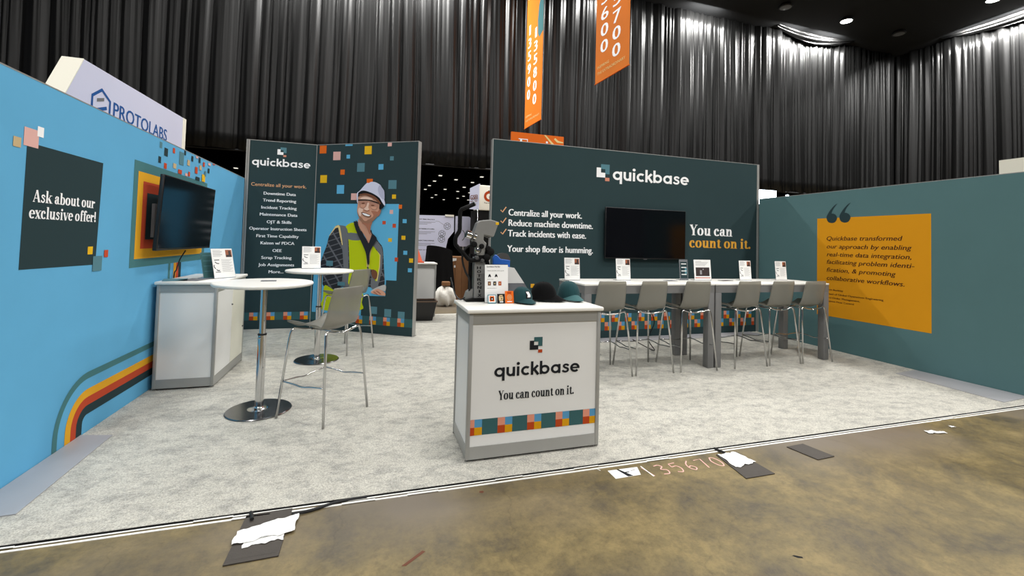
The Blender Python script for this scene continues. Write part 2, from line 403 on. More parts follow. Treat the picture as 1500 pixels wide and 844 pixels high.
SER = {
 'o': (.9, [('p', arc(.43, .5, .29, .46, 0, 360, 30))]),
 'n': (.95, [_sf(.22), _sf(.68), ('r', .09, 0, .35, 1), ('p', sm([(.28, .7), (.38, .88), (.5, .94), (.62, .88), (.68, .7)])), ('r', .55, 0, .81, .74), ('r', 0, .93, .3, 1)]),
 'u': (.95, [('r', .09, .25, .35, 1), ('p', sm([(.22, .3), (.26, .12), (.38, .05), (.5, .1), (.6, .25)])), ('r', .55, 0, .81, 1), ('r', 0, .93, .2, 1), ('r', .45, .93, .6, 1), ('r', .7, 0, .92, .07)]),
 'c': (.76, [('p', arc(.42, .5, .29, .46, 62, 320)), ('e', .55, .77, .13, .14)]),
 'a': (.85, [('r', .42, .1, .68, .74), ('p', sm([(.55, .72), (.5, .9), (.35, .95), (.2, .86)])), ('e', .17, .75, .12, .12), ('p', arc(.34, .29, .21, .25, 50, 310)), ('w', [(.55, .12), (.68, .05), (.82, .1)], .12)]),
 't': (.6, [('r', .15, .2, .41, 1.18), ('p', sm([(.28, .25), (.33, .09), (.45, .05), (.57, .16)])), ('r', .02, .9, .52, .98)]),
 'i': (.52, [('r', .12, 0, .38, 1), _sf(.25), ('r', .02, .93, .2, 1), ('e', .25, 1.3, .16, .16)]),
 '.': (.38, [('e', .17, .15, .16, .16)]),
 ' ': (.36, []),
 'Y': (.94, [('w', [(.14, 1.42), (.47, .66)], .27), ('w', [(.84, 1.42), (.5, .68)], .09), ('r', .35, 0, .61, .74), _sf(.48), ('r', -.05, 1.37, .36, 1.44), ('r', .66, 1.37, 1.0, 1.44)]),
 'A': (1.08, [('w', [(.1, 0), (.5, 1.44)], .09), ('w', [(.5, 1.44), (.88, 0)], .27), ('r', .22, .42, .76, .5), ('r', -.05, 0, .26, .065), ('r', .68, 0, 1.07, .065)]),
 'b': (.9, [('r', .09, 0, .35, 1.5), ('r', 0, 1.43, .2, 1.5), ('p', arc(.44, .48, .28, .45, 115, -115))]),
 'e': (.8, [('p', arc(.42, .5, .29, .46, 0, 318)), ('r', .18, .5, .72, .58)]),
 'f': (.58, [('r', .14, 0, .4, 1.2), ('p', sm([(.27, 1.15), (.32, 1.38), (.45, 1.46), (.58, 1.42)])), ('e', .58, 1.33, .11, .11), ('r', .02, .9, .54, .98), _sf(.28)]),
 'k': (.96, [('r', .09, 0, .35, 1.5), ('r', 0, 1.43, .2, 1.5), _sf(.22), ('w', [(.33, .48), (.74, .96)], .09), ('w', [(.42, .58), (.78, .02)], .26), ('r', .56, 0, 1.0, .065), ('r', .5, .93, .9, 1)]),
 'l': (.5, [('r', .12, 0, .38, 1.5), ('r', .02, 1.43, .2, 1.5), _sf(.25)]),
 'r': (.72, [('r', .09, 0, .35, 1), ('r', 0, .93, .2, 1), _sf(.22), ('p', sm([(.3, .65), (.42, .88), (.56, .92)])), ('e', .58, .82, .13, .13)]),
 's': (.7, [('w', sm([(.58, .7), (.5, .88), (.36, .92), (.2, .85), (.19, .7), (.34, .56), (.51, .42), (.54, .24), (.44, .09), (.3, .07), (.15, .13), (.1, .3)]), .17)]),
 'v': (.84, [('w', [(.14, 1), (.43, 0)], .26), ('w', [(.74, 1), (.45, 0)], .09), ('r', -.04, .93, .36, 1), ('r', .58, .93, .88, 1)]),
 'x': (.84, [('w', [(.16, 1), (.66, 0)], .26), ('w', [(.7, 1), (.12, 0)], .09), ('r', -.02, .93, .36, 1), ('r', .54, .93, .86, 1), ('r', -.02, 0, .28, .065), ('r', .46, 0, .86, .065)]),
 '!': (.46, [('w', [(.22, 1.46), (.22, .42)], .25), ('e', .22, .15, .16, .16)])}
def glyph_run(s, font):
    wh, wv = (.25, .24) if font is GEO else (.27, .085)
    V = []; F = []; x = 0; lay = 0
    def strip(pts, fn):
        n = len(pts); k = len(V)
        for i, p in enumerate(pts):
            a = pts[max(i-1, 0)]; b = pts[min(i+1, n-1)]
            if i in (0, n-1) and abs(pts[0][0]-pts[-1][0])+abs(pts[0][1]-pts[-1][1]) < 1e-6 and n > 8:
                a = pts[-2]; b = pts[1]
            tx, ty = b[0]-a[0], b[1]-a[1]; L = math.hypot(tx, ty) or 1; tx /= L; ty /= L
            w = fn(tx, ty)/2
            V.append((x+p[0]-ty*w, p[1]+tx*w, lay)); V.append((x+p[0]+ty*w, p[1]-tx*w, lay))
        for i in range(n-1): F.append((k+2*i, k+2*i+1, k+2*i+3, k+2*i+2))
    for ch in s:
        adv, items = font[ch]
        for lay, it in enumerate(items):
            if it[0] == 'p': strip(it[1], lambda tx, ty: math.sqrt((wh*ty)**2+(wv*tx)**2))
            elif it[0] == 'w': strip(it[1], lambda tx, ty, w=it[2]: w)
            elif it[0] == 'r':
                k = len(V); _, a, b, c, d = it; V.extend([(x+a, b, lay), (x+c, b, lay), (x+c, d, lay), (x+a, d, lay)]); F.append((k, k+1, k+2, k+3))
            elif it[0] == 'e':
                k = len(V); _, cx, cy, rx, ry = it
                V.extend([(x+cx+rx*math.cos(2*PI*i/16), cy+ry*math.sin(2*PI*i/16), lay) for i in range(16)]); F.append(tuple(range(k, k+16)))
        x += adv + (.04 if font is GEO else .02)
    return V, F
def put_run(mb, fr, s, font, u0, u1, base, xh, w=0.002):
    V, F = glyph_run(s, font)
    mn = min(p[0] for p in V); mx = max(p[0] for p in V); k = (u1-u0)/(mx-mn)
    # flat faces lie at slightly different depths so that strokes of one letter never share a plane
    mb.add([fr(u0+(p[0]-mn)*k, base+p[1]*xh, w+.0004*p[2]) for p in V], F)
_tc = bpy.data.curves.new('lettering_source', 'FONT'); _to = bpy.data.objects.new('lettering_source', _tc); COL.objects.link(_to)
_cache = {}
def txt_mesh(s, bold=0.0, shear=0.0):
    key = (s, bold, shear)
    if key in _cache: return _cache[key]
    _tc.body = s; _tc.offset = bold; _tc.shear = shear; _tc.resolution_u = 3; _tc.size = 1.0
    bpy.context.view_layer.update()
    me = bpy.data.meshes.new_from_object(_to.evaluated_get(bpy.context.evaluated_depsgraph_get()))
    V = [(v.co.x, v.co.y) for v in me.vertices]; F = [tuple(p.vertices) for p in me.polygons]
    bpy.data.meshes.remove(me); _cache[key] = (V, F); return V, F
CAP = 0.729
def put_text(mb, fr, s, u0, u1, base, cap, w=0.002, bold=0.012, shear=0.0):
    V, F = txt_mesh(s, 0.0, shear)
    mn = min(p[0] for p in V); mx = max(p[0] for p in V); k = (u1-u0)/max(mx-mn, 1e-6)
    dx = cap*bold*1.1
    for i in (-1, 1):
        mb.add([fr(u0+(p[0]-mn)*k+dx*i, base+p[1]*cap/CAP, w+.0002*i) for p in V], F)
def put_strokes(mb, fr, paths, width, w):
    for pts in paths:
        n = len(pts); k = []; 
        for i, p in enumerate(pts):
            a = pts[max(i-1, 0)]; b = pts[min(i+1, n-1)]; tx, ty = b[0]-a[0], b[1]-a[1]; L = math.hypot(tx, ty) or 1
            k.append(fr(p[0]-ty/L*width/2, p[1]+tx/L*width/2, w)); k.append(fr(p[0]+ty/L*width/2, p[1]-tx/L*width/2, w))
        mb.add(k, [(2*i, 2*i+1, 2*i+3, 2*i+2) for i in range(n-1)])
random.seed(7)
P2SQ = [('orange', 0.049, 2.937, 0.182, 3.07), ('pink', 0.319, 2.817, 0.46, 2.959), ('sky', 0.576, 2.839, 0.643, 2.902), ('sky', 0.545, 3.048, 0.684, 3.075), ('yellow', 0.913, 2.9, 1.046, 3.036), ('pink', 1.335, 3.019, 1.408, 3.08), ('steel', 0.785, 2.615, 0.926, 2.759), ('sky', 1.181, 2.643, 1.271, 2.733), ('steel', 1.385, 2.789, 1.452, 2.856), ('orange', 0.471, 2.571, 0.553, 2.656), ('yellow', 0.083, 2.438, 0.214, 2.569), ('sky', 0.414, 2.254, 0.554, 2.4), ('orange', 0.974, 2.422, 1.085, 2.496), ('steel', 1.373, 2.329, 1.518, 2.47), ('pink', 0.691, 2.151, 0.798, 2.26), ('yellow', 1.446, 2.171, 1.516, 2.24), ('orange', 1.57, 2.012, 1.63, 2.076), ('pink', 1.414, 1.928, 1.475, 1.992), ('red', 1.289, 1.758, 1.35, 1.813), ('red', 1.473, 1.707, 1.533, 1.771), ('sky', 1.65, 1.783, 1.72, 1.847), ('yellow', 1.638, 1.52, 1.708, 1.583), ('yellow', 1.405, 1.48, 1.471, 1.539), ('sky', 1.68, 1.284, 1.749, 1.346), ('red', 1.532, 1.171, 1.592, 1.235), ('yellow', 1.786, 1.162, 1.855, 1.229), ('sky', 1.771, 1.012, 1.84, 1.074), ('steel', 0.289, 1.056, 0.419, 1.142), ('steel', 0.523, 0.743, 0.662, 0.803), ('steel', 1.119, 0.32, 1.25, 0.435), ('steel', 1.382, 0.288, 1.502, 0.411), ('steel', 1.622, 0.256, 1.739, 0.386)]
P2blue = [(0.048, 2.089), (1.575, 2.085), (1.577, 0.868), (1.393, 0.868), (1.389, 0.621), (0.958, 0.596), (0.957, 0.288), (0.065, 0.257)]
MAN = [('shirt', [(0.479, 1.714), (0.41, 1.678), (0.304, 1.545), (0.26, 1.386), (0.178, 1.173), (0.163, 1.05), (0.214, 0.86), (0.23, 0.721), (0.457, 0.663), (0.653, 0.743), (0.889, 0.755), (1.122, 0.741), (1.274, 0.741), (1.368, 0.779), (1.346, 1.08), (1.315, 1.365), (1.245, 1.464), (1.124, 1.597), (1.083, 1.664), (1.012, 1.509), (0.833, 1.797), (0.775, 1.788), (0.609, 1.716)]), ('vestyellow', [(0.251, 0.722), (0.354, 0.701), (0.457, 0.663), (0.713, 0.729), (0.971, 0.657), (0.968, 0.487), (0.945, 0.367), (0.229, 0.321), (0.23, 0.512)]), ('skin', [(0.846, 1.842), (0.89, 1.81), (0.964, 1.769), (1.048, 1.765), (1.106, 1.792), (1.083, 1.718), (1.08, 1.63), (1.115, 1.572), (1.089, 1.499), (1.061, 1.442), (1.017, 1.507), (0.96, 1.59), (0.884, 1.684), (0.847, 1.757)]), ('vestgrey', [(0.428, 1.718), (0.478, 1.731), (0.609, 1.716), (0.652, 1.656), (0.698, 1.054), (0.722, 0.746), (0.593, 0.74), (0.599, 1.059), (0.553, 1.411), (0.492, 1.653)]), ('vestyellow', [(0.619, 1.716), (0.765, 1.779), (0.888, 1.661), (0.955, 1.474), (1.019, 1.339), (1.04, 1.068), (1.044, 0.763), (0.722, 0.746), (0.718, 1.055), (0.664, 1.605)]), ('vestgrey', [(0.664, 1.605), (0.872, 1.592), (0.909, 1.498), (0.688, 1.501)]), ('cream', [(0.765, 1.779), (0.785, 1.786), (0.899, 1.652), (0.971, 1.474), (1.033, 1.339), (1.056, 1.068), (1.037, 1.067), (1.013, 1.339), (0.951, 1.47), (0.881, 1.643)]), ('cream', [(0.418, 1.713), (0.478, 1.737), (0.509, 1.706), (0.539, 1.585), (0.573, 1.412), (0.559, 1.403), (0.505, 1.584), (0.473, 1.696), (0.42, 1.678), (0.314, 1.554), (0.3, 1.545)]), ('vestgrey', [(1.126, 1.546), (1.245, 1.447), (1.306, 1.364), (1.321, 1.213), (1.303, 0.977), (1.237, 0.739), (1.132, 0.733), (1.134, 0.902), (1.232, 0.846), (1.276, 1.077), (1.276, 1.262), (1.211, 1.345), (1.124, 1.418)]), ('vestyellow', [(1.122, 1.413), (1.212, 1.328), (1.268, 1.262), (1.266, 1.077), (1.228, 0.853), (1.183, 0.888), (1.129, 1.02), (1.07, 1.052), (1.089, 1.29)]), ('cream', [(1.13, 1.549), (1.146, 1.546), (1.132, 1.419), (1.099, 1.29), (1.079, 1.069), (1.062, 1.068), (1.083, 1.29), (1.116, 1.418)]), ('cream', [(1.211, 1.345), (1.28, 1.262), (1.28, 1.077), (1.24, 0.84), (1.224, 0.853), (1.264, 1.076), (1.265, 1.259)]), ('leather', [(1.138, 1.029), (1.216, 1.007), (1.238, 0.941), (1.212, 0.872), (1.153, 0.903), (1.131, 0.97)]), ('tablet', [(1.134, 0.683), (1.236, 0.747), (1.386, 0.793), (1.39, 0.697), (1.314, 0.701), (1.163, 0.664)]), ('skin', [(1.162, 0.684), (1.247, 0.726), (1.314, 0.709), (1.383, 0.671), (1.385, 0.621), (1.241, 0.63), (1.135, 0.653)]), ('skindark', [(1.22, 0.687), (1.258, 0.69), (1.316, 0.651), (1.298, 0.641)]), ('skindark', [(1.173, 0.668), (1.201, 0.678), (1.26, 0.636), (1.241, 0.632)]), ('skin', [(0.834, 2.202), (0.907, 2.25), (1.028, 2.234), (1.161, 2.181), (1.235, 2.097), (1.253, 2.014), (1.233, 1.919), (1.197, 1.882), (1.152, 1.835), (1.106, 1.792), (1.048, 1.765), (0.964, 1.769), (0.896, 1.811), (0.853, 1.884), (0.823, 1.969), (0.83, 2.075)]), ('skindark', [(1.087, 1.971), (1.194, 1.961), (1.233, 1.925), (1.197, 1.882), (1.152, 1.835), (1.106, 1.792), (1.048, 1.766), (0.976, 1.772), (1.035, 1.791), (1.103, 1.855), (1.125, 1.908)]), ('beard', [(0.833, 1.948), (0.868, 1.895), (0.924, 1.858), (0.973, 1.833), (1.045, 1.833), (1.103, 1.866), (1.149, 1.887), (1.195, 1.919), (1.23, 1.93), (1.197, 1.882), (1.152, 1.835), (1.106, 1.792), (1.048, 1.765), (0.964, 1.769), (0.896, 1.811), (0.853, 1.884)]), ('skin', [(0.924, 1.858), (0.973, 1.843), (1.033, 1.844), (1.01, 1.812), (0.962, 1.813)]), ('skinlight', [(0.869, 2.022), (0.93, 2.001), (0.92, 1.948), (0.887, 1.884), (0.855, 1.926), (0.846, 1.99)]), ('skindark', [(1.211, 1.971), (1.265, 2.008), (1.254, 1.935), (1.215, 1.883), (1.204, 1.93)]), ('skinlight', [(0.945, 2.202), (1.054, 2.192), (1.115, 2.155), (1.031, 2.155), (0.911, 2.16), (0.874, 2.176)]), ('goggle', [(0.866, 2.137), (1.018, 2.135), (0.994, 2.054), (0.942, 2.012), (0.881, 2.026)]), ('goggle', [(1.062, 2.123), (1.203, 2.087), (1.192, 2.003), (1.145, 1.984), (1.085, 2.011), (1.057, 2.065)]), ('skin', [(0.891, 2.075), (0.975, 2.075), (0.964, 2.038), (0.935, 2.022), (0.892, 2.038)]), ('skin', [(1.084, 2.042), (1.179, 2.039), (1.174, 2.008), (1.139, 1.997), (1.094, 2.018)]), ('leather', [(0.909, 2.101), (0.962, 2.105), (0.955, 2.088), (0.914, 2.086)]), ('leather', [(1.087, 2.072), (1.144, 2.065), (1.133, 2.051), (1.09, 2.055)]), ('skinlight', [(1.019, 2.105), (1.046, 2.091), (1.034, 2.023), (1.056, 1.991), (1.009, 1.978), (0.952, 1.999), (0.994, 2.044)]), ('skindark', [(0.952, 1.999), (1.009, 1.978), (1.056, 1.991), (1.051, 1.972), (1.004, 1.965), (0.957, 1.982)]), ('black', [(0.845, 2.155), (1.031, 2.155), (1.217, 2.106), (1.216, 2.089), (1.032, 2.139), (0.846, 2.139)]), ('leather', [(0.906, 1.948), (0.981, 1.94), (1.041, 1.92), (1.092, 1.897), (1.055, 1.871), (0.977, 1.885), (0.934, 1.911)]), ('white', [(0.927, 1.935), (0.981, 1.93), (1.042, 1.909), (1.076, 1.897), (1.045, 1.884), (0.983, 1.896), (0.946, 1.915)]), ('black', [(0.848, 2.271), (0.929, 2.296), (1.038, 2.274), (1.135, 2.236), (1.232, 2.181), (1.281, 2.123), (1.332, 2.082), (1.303, 2.019), (1.239, 2.001), (1.233, 2.087), (1.168, 2.155), (1.029, 2.218), (0.907, 2.247), (0.849, 2.202)]), ('leather', [(0.871, 2.243), (0.979, 2.257), (1.088, 2.232), (1.185, 2.179), (1.256, 2.102), (1.24, 2.085), (1.162, 2.152), (1.053, 2.204), (0.968, 2.228), (0.872, 2.218)]), ('helmet', [(0.816, 2.256), (0.869, 2.303), (0.984, 2.419), (1.032, 2.424), (1.073, 2.443), (1.15, 2.436), (1.235, 2.396), (1.272, 2.349), (1.315, 2.291), (1.325, 2.202), (1.321, 2.16), (1.341, 2.087), (1.331, 2.056), (1.281, 2.118), (1.232, 2.183), (1.135, 2.242), (1.038, 2.281), (0.929, 2.303), (0.858, 2.279), (0.837, 2.245), (0.841, 2.096), (0.82, 2.139)]), ('helmetshade', [(1.235, 2.396), (1.272, 2.349), (1.315, 2.291), (1.325, 2.202), (1.321, 2.16), (1.279, 2.171), (1.217, 2.254), (1.202, 2.338)]), ('shirtplain', [(0.847, 1.757), (0.8, 1.799), (0.777, 1.777), (0.831, 1.64), (0.903, 1.515), (0.968, 1.401), (1.027, 1.277), (1.057, 1.121), (1.093, 1.123), (1.092, 1.279), (1.135, 1.385), (1.212, 1.512), (1.174, 1.574), (1.126, 1.604), (1.115, 1.572), (1.089, 1.499), (1.061, 1.442), (1.017, 1.507), (0.96, 1.59), (0.884, 1.684)]), ('skindark', [(1.048, 1.765), (1.106, 1.792), (1.083, 1.718), (1.08, 1.63), (1.103, 1.583), (1.066, 1.613), (1.014, 1.717), (0.928, 1.779)])]
P1T = [('Centralize all your work.', 0.038, 0.865, 2.344, 0.064), ('Downtime Data', 0.229, 0.708, 2.199, 0.06), ('Trend Reporting', 0.222, 0.717, 2.086, 0.055), ('Incident Tracking', 0.204, 0.729, 1.968, 0.055), ('Maintenance Data', 0.186, 0.745, 1.854, 0.051), ('OJT & Skills', 0.293, 0.66, 1.732, 0.055), ('Operator Instruction Sheets', 0.042, 0.893, 1.619, 0.051), ('First Time Capability', 0.151, 0.779, 1.5, 0.05), ('Kaizen w/ PDCA', 0.216, 0.717, 1.385, 0.05), ('OEE', 0.396, 0.531, 1.263, 0.055), ('Scrap Tracking', 0.237, 0.683, 1.146, 0.05), ('Job Assignments', 0.197, 0.727, 1.029, 0.055), ('More...', 0.353, 0.571, 0.915, 0.051)]
BT = [('Centralize all your work.', 1.96, 3.187, 1.934, 0.125), ('Reduce machine downtime.', 1.965, 3.386, 1.775, 0.124), ('Track incidents with ease.', 1.958, 3.268, 1.615, 0.115), ('Your shop floor is humming.', 1.954, 3.395, 1.381, 0.114)]
RT = [('Quickbase transformed', 1.85, 2.889, 1.686, 0.073), ('our approach by enabling', 1.851, 2.996, 1.562, 0.072), ('real-time data integration,', 1.851, 2.991, 1.44, 0.078), ('facilitating problem identi-', 1.851, 3.025, 1.324, 0.072), ('fication, & promoting', 1.852, 2.809, 1.201, 0.066), ('collaborative workflows.', 1.852, 2.91, 1.075, 0.071), ('Rich Buckley', 1.853, 2.105, 0.913, 0.028), ('Head of Global Operations Engineering', 1.853, 2.656, 0.848, 0.028), ('and Order Management,', 1.853, 2.345, 0.79, 0.028), ('Valmet Flow Control', 1.853, 2.26, 0.735, 0.028)]
LSQ = [('steel', 5.119, 2.353, 5.172, 2.413), ('dark', 5.223, 2.294, 5.304, 2.375), ('dark', 5.106, 2.206, 5.161, 2.269), ('red', 5.232, 2.168, 5.292, 2.224), ('red', 5.415, 2.358, 5.466, 2.411), ('steel', 5.581, 2.265, 5.698, 2.404), ('dark', 5.701, 2.388, 5.747, 2.437), ('sand', 5.438, 2.203, 5.513, 2.255), ('red', 5.565, 2.165, 5.664, 2.211), ('pink', 5.75, 2.164, 5.819, 2.195), ('red', 5.834, 2.171, 5.885, 2.223), ('sand', 5.795, 2.289, 5.866, 2.352), ('dark', 5.905, 2.354, 5.957, 2.414), ('pink', 6.03, 2.413, 6.098, 2.442), ('dark', 6.121, 2.373, 6.179, 2.433), ('red', 6.024, 2.232, 6.102, 2.309), ('sand', 6.154, 2.291, 6.222, 2.348), ('red', 6.263, 2.348, 6.318, 2.402), ('dark', 6.051, 2.158, 6.176, 2.198), ('yellow', 6.248, 2.164, 6.35, 2.253), ('steel', 6.321, 2.237, 6.381, 2.302), ('dark', 6.435, 2.292, 6.49, 2.352), ('pink', 6.433, 2.391, 6.523, 2.423), ('red', 6.594, 2.423, 6.678, 2.449)]
Lpink = [('pink', 3.384, 2.027, 3.507, 2.138), ('white', 3.492, 2.103, 3.547, 2.166), ('sand', 3.304, 2.005, 3.364, 2.064), ('yellow', 4.069, 1.35, 4.13, 1.408), ('red', 4.282, 1.321, 4.336, 1.378), ('steel', 4.139, 1.22, 4.257, 1.334)]

# ================================================================== THE SETTING
m = MB(); m.poly(FF, [(-30, -14), (50, -14), (50, 120), (-30, 120)], 0.0); fl = m.build('floor', 'stained_concrete'); tag(fl, kind='structure')
m = MB(); m.box(-14, 26, -14, 13.6, 10.0, 10.15); m.box(-30, 50, 13.6, 120, 10.0, 10.15)
ce = m.build('ceiling', 'ceiling_black'); tag(ce, kind='structure')
m = MB(); m.box(-30, 50, 119, 119.3, 0, 10); m.box(-30.3, -30, 13.6, 120, 0, 10); m.box(50, 50.3, 13.6, 120, 0, 10)
tag(m.build('wall_far', 'ceiling_black'), kind='structure')

def side_wall(name, fr, u0, u1, m_):
    w = MB(); w.box(u0, u1, 0.0, HS, -0.07, 0.0, fr=fr)
    o = w.build(name, m_); tag(o, kind='structure')
    e = MB(); e.box(u0-.004, u1+.004, HS, HS+.008, -0.074, 0.001, fr=fr); e.build('top_edge', 'aluminium', o)
    return o
WL = side_wall('wall_left', FL, 2.75, 8.10, 'blue_fabric')
WR = side_wall('wall_right', FR, 0.57, 4.30, 'teal_fabric')
wb = MB(); wb.box(1.69, 6.745, 0.0, HB, -0.1, 0.0, fr=FB)
WB = wb.build('wall_back', 'dark_fabric'); tag(WB, kind='structure')
e = MB(); e.box(1.68, 1.69, 0, HB+.008, -.1, .001, fr=FB); e.box(6.745, 6.77, 0, HB+.008, -.1, .004, fr=FB); e.box(6.776, 6.80, 0, HB+.008, -.1, .0, fr=FB); e.build('edge_profile', 'aluminium', WB)
e = MB(); e.box(1.69, 6.745, HB, HB+.008, -.1, .001, fr=FB); e.build('top_edge', 'aluminium', WB)
m = MB(); m.prism(FF, [(2.0, YB-.30), (6.6, YB-.30), (6.6, YB-.01), (2.0, YB-.01)], .0125, .018); tag(m.build('foot_plate', 'steel_plate'), 'long grey steel plate at the foot of the dark back wall', 'plate')

def prt(name, m_, parent, fn):
    mb = MB(); fn(mb); return mb.build(name, m_, parent, fix=False)

# ---- left wall graphics
pf = MB(); pf.poly(FL, [(3.415, 2.05), (4.205, 2.05), (4.175, 1.27), (3.41, 1.28)], .0015); PO = pf.build('dark_print', 'dark', WL, fix=False)
t = MB()
for (s, u0, u1, b, c_), xh in zip([('Ask about our', 3.484, 4.123, 1.695, .061), ('exclusive offer!', 3.462, 4.145, 1.592, .06)], (.052, .052)):
    put_run(t, FL, s, SER, u0, u1, b, xh, .003)
tag(t.build('lettering', 'white', WL, fix=False), 'white serif words Ask about our exclusive offer')
for i, (col, u0, v0, u1, v1) in enumerate(LSQ): prt('print_square', col, WL, lambda q: q.rect(FL, u0, v0, u1, min(v1, HS-.004), .002+.0002*i))
for i, (col, u0, v0, u1, v1) in enumerate(Lpink): prt('print_square', col, WL, lambda q: q.rect(FL, u0, v0, u1, v1, .002+.0004*i))
for i, (col, r_) in enumerate([('stripe_teal', (4.67, 1.21, 6.45, 2.16)), ('stripe_yellow', (4.745, 1.285, 6.36, 2.07)), ('stripe_red', (4.84, 1.375, 6.27, 1.99)), ('dark', (4.92, 1.46, 6.19, 1.89))]):
    prt('print_frame', col, WL, lambda q: q.rect(FL, *r_, .0015+.0008*i))
CA = (4.18, .088); CB = (5.285, .63)
for col, ra, wd in [('stripe_teal', .352, .05), ('stripe_yellow', .217, .062), ('stripe_red', .155, .062), ('dark', .09, .068)]:
    rb = (CA[1]+ra); rb = CB[1]-rb
    path = [(CA[0]-ra, 0.0)]+[(CA[0]+ra*math.cos(math.radians(a)), CA[1]+ra*math.sin(math.radians(a))) for a in range(180, 88, -6)]
    path += [(CB[0]+rb*math.cos(math.radians(a)), CB[1]+rb*math.sin(math.radians(a))) for a in range(270, 361, 6)]+[(CB[0]+rb, 1.21)]
    prt('print_stripe', col, WL, lambda q: put_strokes(q, FL, [path], wd, .0016))
m = MB(); m.prism(FF, [(-2.005, 3.05), (-1.75, 3.06), (-1.79, 4.06), (-2.005, 4.11)], .0125, .018); tag(m.build('foot_plate', 'steel_plate'), 'flat grey steel plate on the carpet along the blue wall', 'plate')

# ---- right wall graphics
prt('amber_print', 'amber', WR, lambda q: q.rect(FR, 1.692, .515, 3.209, 2.034, .0015))
t = MB()
for s, u0, u1, b, c_ in RT:
    big = c_ > .05
    put_text(t, FR, s, u0, u1, b, .068 if big else .027, .003, .022 if big else .035, .22 if big else 0)
tag(t.build('lettering', 'brown_ink', WR, fix=False), 'dark brown quotation text on amber panel')
def quote(q, u, v):
    P = sm([(.165, .27), (.11, .235), (.05, .17), (.0, .09), (-.005, .04), (.02, -.01), (.075, -.03), (.13, -.015), (.158, .04), (.14, .09), (.10, .115), (.075, .12), (.085, .16), (.115, .21), (.165, .27)])
    q.poly(FR, [(u+x, v+y) for x, y in P[:-1]], .003)
for u in (1.852, 2.052):
    prt('quotation_mark', 'dark', WR, lambda q: quote(q, u, 1.985))
m = MB(); m.prism(FF, [(6.25, 2.88), (6.29, 3.90), (6.74, 3.95), (6.765, 2.92)], .0125, .018); tag(m.build('foot_plate', 'steel_plate'), 'flat grey steel plate on the carpet along the teal wall', 'plate')

# ---- back wall graphics
t = MB()
for s, u0, u1, b, c_ in BT: put_text(t, FB, s, u0, u1, b, .105, .002, .036)
tag(t.build('lettering', 'white', WB, fix=False), 'white list of three benefits and a closing line')
for u, v in ((1.833, 2.03), (1.838, 1.865), (1.843, 1.695)):
    prt('check_mark', 'peach', WB, lambda q: put_strokes(q, FB, [[(u, v-.02), (u+.028, v-.05), (u+.085, v+.03)]], .016, .002))
t = MB(); put_run(t, FB, 'You can', SER, 5.267, 6.19, 1.735, .128); t.build('lettering', 'white', WB, fix=False)
t = MB(); put_run(t, FB, 'count on it.', SER, 5.263, 6.607, 1.52, .125); tag(t.build('lettering', 'goldtext', WB, fix=False), 'gold serif words count on it')
t = MB(); put_run(t, FB, 'quickbase', GEO, 3.735, 5.235, 2.60, .145); t.build('brand_lettering', 'white', WB, fix=False)
def logo(fr, x, y, s, cols, parent, w=.002):
    """pixel emblem: L of unit squares; x,y = lower left of the block, s = unit"""
    prt('emblem_corner', cols[0], parent, lambda q: q.poly(fr, [(x+s, y+3*s), (x+3*s, y+3*s), (x+3*s, y+s), (x+2*s, y+s), (x+2*s, y+2*s), (x+s, y+2*s)], w))
    prt('emblem_corner', cols[1], parent, lambda q: q.poly(fr, [(x, y+2.25*s), (x+s, y+2.25*s), (x+s, y+1.25*s), (x+2*s, y+1.25*s), (x+2*s, y+.25*s), (x, y+.25*s)], w+.0006))
    prt('emblem_dot', cols[2], parent, lambda q: q.rect(fr, x+2*s, y-.45*s, x+3*s, y+.25*s, w))
logo(FB, 3.437, 2.605, .079, ('steel', 'white', 'salmon'), WB)
for v0, ph in ((.27, .01), (.135, .135)):
    prt('print_band', 'bandteal', WB, lambda q: q.rect(FB, 1.70, v0, 6.74, v0+.135, .0012))
    x = 1.75+ph
    while x < 6.72:
        for col, dx, dz in (('salmon', 0, .067), ('cobalt', .06, .067), ('brick', 0, 0), ('mustard', .06, 0)):
            if x+dx+.06 < 6.74 and x > 3.3:
                prt('print_square', col, WB, lambda q: q.rect(FB, x+dx, v0+dz, x+dx+.06, v0+dz+.067, .002))
        x += .2505

# ---- the two display panels of the storage corner
def display_panel(name, fr, L, label):
    o = MB(); o.box(0.0, L, 0.0, HB, -0.09, 0.0, fr=fr); p = o.build(name, 'dark_fabric'); tag(p, label, 'partition')
    e = MB(); e.box(-.004, L+.004, HB, HB+.01, -.09, .002, fr=fr); e.build('top_edge', 'aluminium', p); return p
P1 = display_panel('partition_wall', FP1, 1.0, 'dark teal graphic panel listing data and tracking topics under a white brand name')
e = MB(); e.box(-.055, -.032, 0, HB+.01, -.09, .0, fr=FP1); e.box(-.026, -.003, 0, HB+.01, -.09, .004, fr=FP1); e.build('edge_profile', 'aluminium', P1)
e = MB(); e.box(1.0, 1.008, 0, HB, -.02, .003, fr=FP1); e.build('edge_profile', 'aluminium', P1)
t = MB(); put_text(t, FP1, P1T[0][0], .04, .865, 2.335, .058, .002, .012); tag(t.build('lettering', 'peach', P1, fix=False), 'peach line Centralize all your work')
t = MB()
for s, u0, u1, b, c_ in P1T[1:]: put_text(t, FP1, s, u0, u1, b+.0, .05, .002, .035)
tag(t.build('lettering', 'white', P1, fix=False), 'white list of topics')
t = MB(); put_run(t, FP1, 'quickbase', GEO, .037, .911, 2.675, .088); t.build('brand_lettering', 'white', P1, fix=False)
logo(FP1, .404, 2.86, .045, ('steel', 'white', 'salmon'), P1)
prt('print_band', 'bandteal', P1, lambda q: q.rect(FP1, .0, .152, 1.0, .278, .0012))
